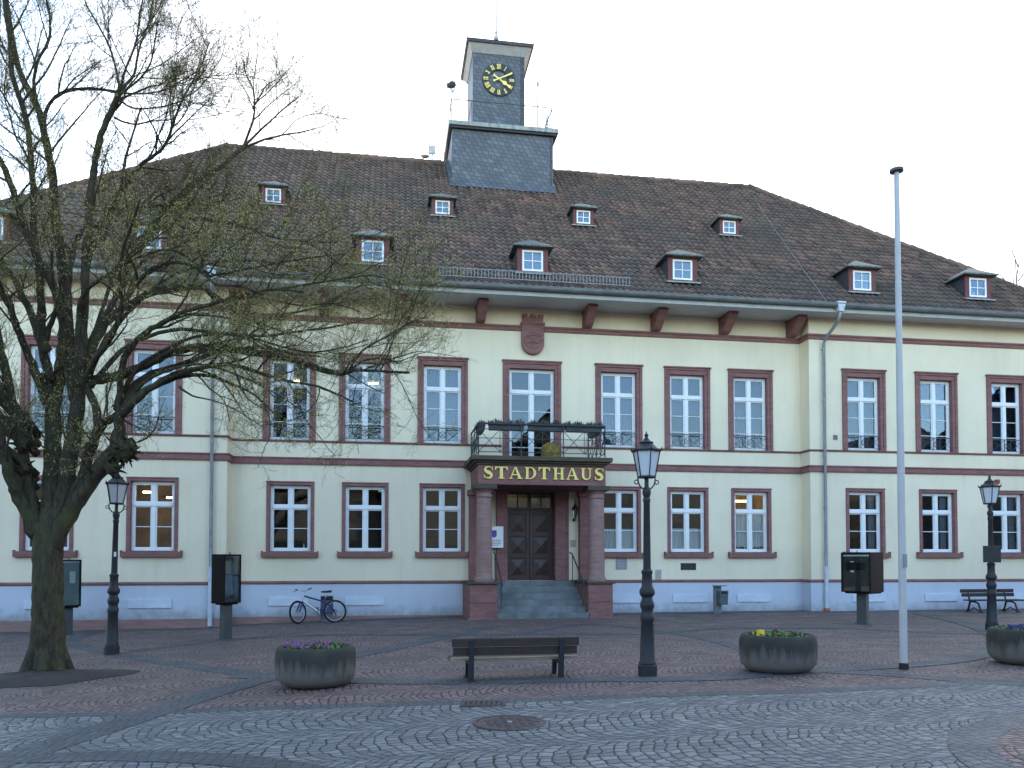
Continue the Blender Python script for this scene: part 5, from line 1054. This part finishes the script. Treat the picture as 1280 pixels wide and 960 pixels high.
def twigs(limbs,rg,tw,bd,sp2,len2,dens=1.0,skip=.22):
    for li,(P,big) in enumerate(limbs):
        pts=[Vector(q[:3]) for q in P]; rad=[q[3] for q in P]
        L_=[0]
        for a,b in zip(pts,pts[1:]): L_.append(L_[-1]+(b-a).length)
        tot=L_[-1]; s=tot*skip+rg.uniform(0,sp2)
        while s<tot:
            i=max(k for k in range(len(L_)-1) if L_[k]<=s); f=(s-L_[i])/max(1e-6,L_[i+1]-L_[i]); p=pts[i].lerp(pts[i+1],f); t=(pts[i+1]-pts[i]).normalized(); r=rad[i]+(rad[i+1]-rad[i])*f
            rel=s/tot
            l=len2*rg.uniform(.45,1.15)*(1.0-.35*rel); d=rdir(t,rg.uniform(.5,1.15),rg,.22+.25*rg.random())
            B=curve(p,d,l,6,rg,.16,.05); rb=min(r*.45,.0035+.004*l); tw.seg(B,rb,.0018,4)
            n3=max(2,int(l/.11*dens*(1.7 if p.z>7.8 else 1)))
            for k in range(n3):
                u=rg.uniform(.18,1)*6; j=min(5,int(u)); q=B[j].lerp(B[j+1],u-j); tt=(B[j+1]-B[j]).normalized()
                l3=rg.uniform(.14,.42)*(1.15-.5*u/6); Cc=curve(q,rdir(tt,rg.uniform(.4,1.0),rg,.15),l3,3,rg,.2,.04); tw.seg(Cc,.0022,.0012,3)
                for z in range(rg.randint(1,3)):
                    v=rg.uniform(.25,1)*3; jj=min(2,int(v)); q2=Cc[jj].lerp(Cc[jj+1],v-jj); t2=(Cc[jj+1]-Cc[jj]).normalized(); d4=rdir(t2,rg.uniform(.4,.9),rg,.1); l4=rg.uniform(.05,.16); e=q2+d4*l4
                    tw.seg([q2,e],.0016,.0009,3)
                    for w in range(rg.randint(1,4) if e.z<8.6 else rg.randint(0,2)): bd.leaf(e-d4*rg.uniform(0,l4*.6),rdir(d4,.6,rg,-.1),rg.uniform(.014,.032),rg.uniform(.0035,.0065),rg)
                for z in range(rg.randint(2,5) if q.z<8.6 else rg.randint(0,2)):
                    v=rg.uniform(.3,1)*3; jj=min(2,int(v)); bd.leaf(Cc[jj].lerp(Cc[jj+1],v-jj),rdir((Cc[jj+1]-Cc[jj]).normalized(),.7,rg,-.1),rg.uniform(.014,.03),rg.uniform(.0035,.006),rg)
            s+=sp2*rg.uniform(.6,1.4)
TREE=empty('tree',(-5.56,-10.36,-.25),0,'large bare pollarded tree with mossy trunk and budding yellow green twigs on the left','tree')
rg=random.Random(11)
mb=MB()
def smooth_limb(P,sub,wob):
    """Catmull-Rom resample with small crookedness"""
    Q=[]; n=len(P)
    for i in range(n-1):
        p0,p1,p2,p3=[Vector(P[max(0,min(n-1,i+k))]) for k in (-1,0,1,2)]
        for k in range(sub):
            t=k/sub; q=.5*((2*p1)+(-p0+p2)*t+(2*p0-5*p1+4*p2-p3)*t*t+(-p0+3*p1-3*p2+p3)*t**3)
            r=max(.003,q[3]) if len(q)>3 else .01
            w=wob*r; Q.append((q[0]+rg.uniform(-w,w),q[1]+rg.uniform(-w,w),q[2]+rg.uniform(-w,w),r))
    Q.append(tuple(P[-1])); return Q
LS_=[]
for k,P in enumerate(LIMBS):
    if k==0:
        Q=smooth_limb(P,6,.02); mb.tube([q[:3] for q in Q],[q[3] for q in Q],22,jit=.035,rng=rg)
        continue
    Q=smooth_limb(P,3,.22); thick=P[0][3]>.06
    mb.tube([q[:3] for q in Q],[q[3]*rg.uniform(.93,1.1) for q in Q],12 if thick else 7,jit=.06 if thick else .03,rng=rg)
    LS_.append((Q,thick))
# root flare, pollard knobs and the spiky burl
for k in range(7):
    a=2*pi*k/7+.3; mb.tube([(.16*math.cos(a),.16*math.sin(a),.55),(.26*math.cos(a),.26*math.sin(a),.2),(.36*math.cos(a),.36*math.sin(a),-.02),(.5*math.cos(a+.15),.5*math.sin(a+.15),-.1)],[.10,.12,.10,.05],8,jit=.08,rng=rg)
def knob(px,r,spikes):
    c=Vector(px); b=len(mb.v); mb.ball(tuple(c),r,14,10)
    for i in range(b,len(mb.v)):
        d=Vector(mb.v[i])-c; mb.v[i]=tuple(c+d*(1+.22*math.sin(d.x*60+d.z*47)+rg.uniform(-.13,.13)))
    for k in range(spikes):
        d=Vector((rg.gauss(0,1),rg.gauss(0,1),rg.gauss(0,.9))).normalized(); l=rg.uniform(.06,.2); q=c+d*r*.8; mb.tube([q,q+d*l*.6,q+d*l+Vector((0,0,rg.uniform(-.05,.05)))],[.028,.018,.006],5)
knob((-0.02,0.10,4.87),0.13,0)
knob((0.43,-0.10,4.82),0.13,0)
knob((-0.02,-0.10,4.99),0.1,3)
knob((1.29,-0.50,3.73),0.19,50)
knob((1.11,-0.45,3.43),0.12,14)
knob((0.70,-0.25,3.78),0.09,8)
knob((-0.31,-0.30,3.81),0.11,8)
knob((-0.31,-0.20,3.43),0.1,6)
knob((1.24,-0.50,4.39),0.09,3)
knob((0.58,-0.10,4.87),0.08,2)
knob((-0.12,0.10,4.62),0.08,4)
tw=Fast(); bd=Fast()
subs=[]
for P,big in LS_:
    pts=[Vector(q[:3]) for q in P]; n=len(pts)
    for i in range(int(n*.3),n-1):
        if rg.random()<.26:
            t=(pts[i+1]-pts[i]).normalized(); l=rg.uniform(.7,1.9); r=min(P[i][3]*.6,.02)
            C=curve(pts[i],rdir(t,rg.uniform(.45,1.0),rg,.2),l,9,rg,.13,.02); S_=[(*c,r+(.004-r)*k/9) for k,c in enumerate(C)]
            mb.tube([q[:3] for q in S_],[q[3] for q in S_],6); subs.append((S_,False))
twigs(LS_,rg,tw,bd,.13,.95,1.45,.42); twigs(subs,rg,tw,bd,.12,.72,1.45,.15)
TRUNK=mb.build('trunk',BARK,TREE,smooth='all',uv=False,fix=False)
# limbs reaching to the left, outside the picture, so that the crown is whole
ex=[]
for k in range(9):
    a=rg.uniform(.75*pi,1.35*pi); h=rg.uniform(2.6,4.2); P=[(0-.2,0,h,.07)]; d=Vector((math.cos(a),math.sin(a),.9)).normalized(); p=Vector(P[0][:3])
    for i in range(8): d=(d+Vector((rg.gauss(0,.12),rg.gauss(0,.12),rg.gauss(-.04,.1)))).normalized(); p=p+d*.5; P.append((*p,.07*(1-i/9.)+.008))
    ex.append((P,False))
et=MB()
for P,_ in ex: et.tube([q[:3] for q in P],[q[3] for q in P],7)
et.build('limbs',BARK,TREE,smooth='all',uv=False)
twigs(ex,rg,tw,bd,.2,.9,.8)
CROWN=tw.build('crown',TWIG,TREE); bd.build('buds',BUD,CROWN)
print('tree faces',len(tw.f),len(bd.f))
# distant tree behind the right end of the roof
BT=empty('bare_tree',(40.6,21,0),0,'distant bare tree top showing behind the right end of the roof','tree',None,1.13); rg2=random.Random(4); t2=MB(); l2=[]
t2.tube([(0,0,0),(0,0,8),(.3,0,14),(.25,.1,17),(.2,.2,19.3)],[.4,.3,.13,.05,.012],10)
for k in range(26):
    h=8+11*k/26; a=k*2.4; p=Vector((.2,0,h)); d=Vector((math.cos(a),math.sin(a),.8)).normalized(); P=[(*p,.07*(1-.6*k/26))]; ln=(20-h)*.42+1.2
    for i in range(6): d=(d+Vector((rg2.gauss(0,.13),rg2.gauss(0,.13),rg2.gauss(.08,.1)))).normalized(); p=p+d*ln/6; P.append((*p,P[0][3]*(1-i/6.5)))
    t2.tube([q[:3] for q in P],[q[3] for q in P],6); l2.append((P,False))
t2.build('trunk',BARK,BT,uv=False); tw2=Fast(); bd2=Fast(); twigs(l2,rg2,tw2,bd2,.3,1.5,.5)
tw2.build('crown',TWIG,BT)

# ================================================================== GROUND
def sheet(name,top,bot,mat,off,kind='structure',xs=None):
    """strip of ground between two functions of x"""
    m=MB()
    for a,b in zip(xs,xs[1:]): m.quad((a,bot(a),G(a)+off),(b,bot(b),G(b)+off),(b,top(b),G(b)+off),(a,top(a),G(a)+off))
    if off:
        for a,b in zip(xs,xs[1:]): m.quad((a,top(a),G(a)+off),(b,top(b),G(b)+off),(b,top(b),G(b)-.02),(a,top(a),G(a)-.02))
    o=m.build(name,mat,fix=False,uv=False); tag(o,kind=kind); return o
def pl_(P):
    def f(x):
        if x<=P[0][0]: return P[0][1]
        for (a,p),(b,q) in zip(P,P[1:]):
            if x<=b: return p+(q-p)*(x-a)/(b-a)
        return P[-1][1]
    return f
PLAZA=setts('red_grey_setts',[(.135,.092,.086),(.21,.142,.13),(.255,.178,.162),(.295,.195,.172)],(.022,.018,.02),.10,1.15,.82,.10,.8,(.10,.088,.088),.6)
STREET=setts('grey_setts',[(.125,.13,.138),(.17,.176,.184),(.208,.212,.218),(.265,.265,.262)],(.010,.010,.012),.125,1.35,.92,.068,.9,(.10,.105,.115),.35,ang=R(-4))
BANDM=setts('dark_band_setts',[(.07,.078,.086),(.09,.097,.106),(.112,.117,.124)],(.028,.028,.03),.10,.5,2.5,.06,.45,(.04,.04,.045),.5)
XS=[-220,-60,-30,-20,-14,-10,-8,-6,-5,-4,-3,-2,-1,0,1,2,3,4,5,6,7,8,9,10,12,14,16,20,30,60,220]
sheet('ground',lambda x:220,lambda x:-220,PLAZA,0,xs=XS)
EDGE=[(-30,-9),(-8,-13.2),(-4.6,-14.11),(-3.3,-14.42),(-2.3,-14.55),(-.78,-14.77),(.74,-14.99),(2.1,-15.12),(3.6,-15.2),(5.2,-15.22),(7.3,-15.05),(10,-14.6),(16,-13.0),(30,-8)]
XE=sorted(set([x/2 for x in range(-60,61)]+[p[0] for p in EDGE]))
sheet('street',pl_(EDGE),lambda x:-34,STREET,.004,xs=XE)
def band(name,pts,w,off,mat=None):
    P=[Vector(p) for p in pts]; Q=[]
    for a,b in zip(P,P[1:]):
        n=max(1,int((b-a).length/.3)); Q+=[a.lerp(b,k/n) for k in range(n)]
    Q.append(P[-1]); m=MB(); pr=None
    for i,p in enumerate(Q):
        d=(Q[min(i+1,len(Q)-1)]-Q[max(i-1,0)]).normalized(); nn=Vector((-d.y,d.x))*w/2
        a,b=p+nn,p-nn; c=((a.x,a.y,G(a.x)+off),(b.x,b.y,G(b.x)+off))
        if pr:
            m.quad(pr[0],pr[1],c[1],c[0])
            for k in (0,1): m.quad(pr[k],c[k],(c[k][0],c[k][1],c[k][2]-off-.01),(pr[k][0],pr[k][1],pr[k][2]-off-.01))
        pr=c
    return tag(m.build(name,mat or BANDM,fix=True,uv=False),kind='structure')
def smooth2(P,n=6):
    P=[Vector(p) for p in P]; Q=[]
    for i in range(len(P)-1):
        p0,p1,p2,p3=[P[max(0,min(len(P)-1,i+k))] for k in (-1,0,1,2)]
        for k in range(n): t=k/n; Q.append(.5*((2*p1)+(-p0+p2)*t+(2*p0-5*p1+4*p2-p3)*t*t+(-p0+3*p1-3*p2+p3)*t**3))
    return Q+[P[-1]]
band('paving_band',smooth2(EDGE[1:-1],3),.26,.007)
band('paving_band',[(-3.75,-17.4),(-2.95,-15.1),(-2.35,-13.3),(-.95,-10.2),(.4,-8.2),(2.6,-4.6)],.50,.010)
band('paving_band',smooth2([(-1.8,-11.9),(-3.2,-10.16),(-4.6,-8.4),(-5.5,-7.2),(-6.8,-5.4),(-7.5,-4.1),(-7.8,-2.1),(-7.7,-.7)]),.40,.007)
band('paving_band',smooth2([(-5.3,-6.7),(-4.2,-5.5),(-3.1,-4.9),(-1.6,-5.0),(.6,-5.9),(2.3,-6.6),(5,-7.2),(6.4,-7.0),(8.1,-6.2),(10.7,-6.7),(11.4,-7.2),(12.6,-8.4),(13.6,-8.6)]),.36,.0095)
band('paving_band',smooth2([(-2.3,-11.6),(-.4,-12.85),(.9,-13.35),(2.4,-13.7),(3.5,-13.9),(4.7,-13.95),(6.3,-13.55),(8.8,-13.0),(10.7,-11.8),(13.1,-9.2),(15.06,-5.6),(16.1,-2.6)]),.42,.012)
band('paving_band',smooth2([(6.3,-13.5),(7.1,-14.0),(7.9,-14.8),(8.9,-15.8),(10.2,-17.3)]),.40,.009)
band('paving_band',smooth2([(1.3,-7.7),(2.9,-6.7),(5.3,-4.4),(6.4,-6.6),(6.7,-9.0),(6.5,-11.2),(6.2,-13.2)]),.34,.007)
band('paving_band',[(-13.5,-1.1),(-5,-1.1),(-4.6,-.5),(2.2,-.5)],.5,.0065); band('paving_band',[(6.6,-.5),(13.7,-.5),(14.2,-1.1),(22,-1.1)],.5,.0065)
band('paving_band',smooth2([(-4.2,-16.2),(-3.2,-16.6),(-2.35,-16.78),(-1.26,-17.3),(-.3,-18.2),(.4,-19.5)]),.36,.012)
# ring of setts at the lower right
def disc(name,c,r0,r1,mat,off,n=72):
    m=MB()
    for k in range(n):
        a,b=2*pi*k/n,2*pi*(k+1)/n; f=lambda r,t:(c[0]+r*math.cos(t),c[1]+r*math.sin(t),G(c[0]+r*math.cos(t))+off)
        if r0>0: m.quad(f(r0,a),f(r1,a),f(r1,b),f(r0,b))
        else: m.quad((c[0],c[1],G(c[0])+off),f(r1,a),f(r1,b))
    return tag(m.build(name,mat,fix=False,uv=False),kind='structure')
GREYD=setts('mid_grey_setts',[(.10,.105,.11),(.125,.13,.135),(.15,.15,.155)],(.02,.02,.022),.10,.5,2.5,.07,.6,(.07,.07,.075),.4)
disc('paving_ring',(7.3,-19.85),2.5,2.88,GREYD,.012); disc('paving_circle',(7.3,-19.85),0,2.5,PLAZA,.010)
# tree pit
m=MB(); rg=random.Random(8); N_=40; ring=[]
for j,q in enumerate((0,.35,.65,.88,1.0)):
    row=[]
    for k in range(N_):
        a=2*pi*k/N_; rr=q*(1.12+.22*math.sin(2*a+.5)+.10*math.sin(5*a)); x=-5.6+rr*math.cos(a)*1.12; y=-10.75+rr*math.sin(a)*.95
        m.v.append((x,y,G(x)+.006+.13*(1-q)**.8+(rg.uniform(0,.02) if q<1 else 0))); row.append(len(m.v)-1)
    ring.append(row)
for r0,r1 in zip(ring,ring[1:]):
    for k in range(N_): m.f.append((r0[k],r1[k],r1[(k+1)%N_],r0[(k+1)%N_]))
tag(m.build('tree_pit_soil',M('bare_earth',(.045,.036,.031),.95,.3,6,bs=.8,bscale=22,c2=(.028,.024,.02)),smooth='all',uv=False),kind='structure')
# scattered small litter
m=MB(); rg=random.Random(21)
for k in range(70):
    x,y=rg.uniform(-7,11),rg.uniform(-17.5,-4); s_=rg.uniform(.012,.03); a=rg.uniform(0,6); z=G(x)+.04
    m.quad(*[(x+s_*math.cos(a+t)*q,y+s_*math.sin(a+t),z+rg.uniform(0,.012)) for t,q in ((0,1.6),(1.57,.8),(3.14,1.6),(4.71,.8))])
tag(m.build('fallen_leaves',M('pale_dry_leaf',(.25,.22,.17),.8,.3,30),uv=False,fix=False),'small pale dry leaves scattered over the setts','leaves',None,'stuff')

# ================================================================== HOUSES ACROSS THE SQUARE (behind the camera, mirrored in the windows)
def house(x,y,hw,ev,rd,wall,roof,label,rz=0):
    r=empty('gabled_house',(x,y,0),rz,label,'house','houses across the square'); dp=12
    MB().prism([(-hw,-.5),(hw,-.5),(hw,ev),(0,rd-.3),(-hw,ev)],lambda u,v,d:(u,d,v),-dp,0).build('wall',wall,r)
    o=.5; k=(rd-ev)/hw; q=MB()
    for s in (-1,1): q.prism([(s*(hw+o),ev-k*o),(s*(hw+o),ev-k*o+.25),(0,rd+.1),(0,rd-.15)],lambda u,v,d:(u,d,v),-dp-.4,.5)
    rf=q.build('roof',roof,r); MB().box(hw*.3,hw*.3+.8,-5,-4.2,rd-3,rd+.7).build('chimney',RED,rf)
    for f in range(int(ev//3.1)):
        for cx in np.linspace(-hw+1.5,hw-1.5,max(2,int(hw*2/2.6))):
            w=MB().box(cx-.55,cx+.55,.0,.06,1+3.0*f,2.5+3.0*f).build('window',ROOFB,r); MB().box(cx-.45,cx+.45,.061,.066,1.1+3.0*f,2.4+3.0*f).build('pane',M_DARK,w)
M_DARK=M('dark_pane',(.03,.035,.045),.15,.1,2); TANW=M('tan_render',(.062,.060,.058),.9,.1,1); BRW=M('brown_render',(.05,.046,.045),.9,.1,1); ROOFB=M('dark_brown_roof',(.05,.035,.03),.85,.2,4)
house(16.5,-48,7.4,10,17.2,BRW,ROOFB,'brown gabled house across the square mirrored in the balcony door'); house(34,-50,9.9,7,11,TANW,ROOFB,'low tan gabled house across the square right of the brown one')
house(4.0,-52,5.0,7,11.2,TANW,ROOFB,'low tan gabled house across the square beside the brown one'); house(-12,-50,11.1,8,13,BRW,ROOFB,'wide brown gabled house across the square at the left'); house(55,-52,11.2,10,16,TANW,ROOFB,'wide tan gabled house across the square far to the right')

house(-34,-51,10.9,8,12.5,TANW,ROOFB,'unseen tan gabled house added at the far left corner to close a gap of bright sky'); house(-34,-20,13,10,15,TANW,ROOFB,'unseen wide tan house added along the left side of the square to block the low sky',-pi/2); house(44,-24,13,10,15,TANW,ROOFB,'unseen wide tan house added along the right side of the square to cut side light',pi/2)  # unseen houses added to block bright low sky and its reflections
# ================================================================== LIGHT, SKY, CAMERA
SUN_EL,SUN_AZ,VEIL_AZ=R(14),R(5),R(38)
w=bpy.data.worlds.new('World'); sc.world=w; w.use_nodes=True; nt=w.node_tree; bg=nt.nodes['Background']
sky=nt.nodes.new('ShaderNodeTexSky'); sky.sky_type='NISHITA'; sky.sun_disc=False; sky.sun_elevation=SUN_EL; sky.sun_rotation=SUN_AZ; sky.air_density=1.0; sky.dust_density=.6; sky.ozone_density=1.0
bg.inputs['Strength'].default_value=.12
# thin bright cloud veil over the half of the sky round the hidden sun, clear blue elsewhere
tc=nt.nodes.new('ShaderNodeTexCoord'); dv=nt.nodes.new('ShaderNodeVectorMath'); dv.operation='DOT_PRODUCT'; nt.links.new(tc.outputs['Generated'],dv.inputs[0]); dv.inputs[1].default_value=(math.sin(VEIL_AZ),math.cos(VEIL_AZ),0)
cn=noise(nt,tc.outputs['Generated'],3.5,6,.6,.4)
mr=nt.nodes.new('ShaderNodeMapRange'); mr.interpolation_type='SMOOTHSTEP'; mr.inputs[1].default_value=.28; mr.inputs[2].default_value=.62
nt.links.new(math_(nt,'ADD',dv.outputs['Value'],math_(nt,'MULTIPLY',math_(nt,'SUBTRACT',cn,.5),1.1)),mr.inputs[0])
nt.links.new(mixc(nt,math_(nt,'MULTIPLY',mr.outputs[0],.9),sky.outputs[0],(2.6,2.6,2.7)),bg.inputs[0])
sd=bpy.data.lights.new('sun','SUN'); sd.energy=2.0; sd.angle=R(.5); sd.color=(1,.86,.7); so=bpy.data.objects.new('sun',sd); COL.objects.link(so)
S=Vector((math.sin(SUN_AZ)*math.cos(SUN_EL),math.cos(SUN_AZ)*math.cos(SUN_EL),math.sin(SUN_EL))); so.rotation_euler=S.to_track_quat('Z','Y').to_euler(); so.location=S*80
cd=bpy.data.cameras.new('camera'); co=bpy.data.objects.new('camera',cd); COL.objects.link(co); sc.camera=co
cd.sensor_width=36; cd.lens=990/1280*36; cd.shift_y=192.6/1280; cd.clip_start=.1; cd.clip_end=1500
co.location=(0,-24.6,1.65); co.rotation_euler=(R(90+1.7),0,R(-9))
sc.view_settings.view_transform='Standard'; sc.view_settings.look='None'; sc.view_settings.exposure=2.85; sc.view_settings.gamma=1
sc.render.film_transparent=False
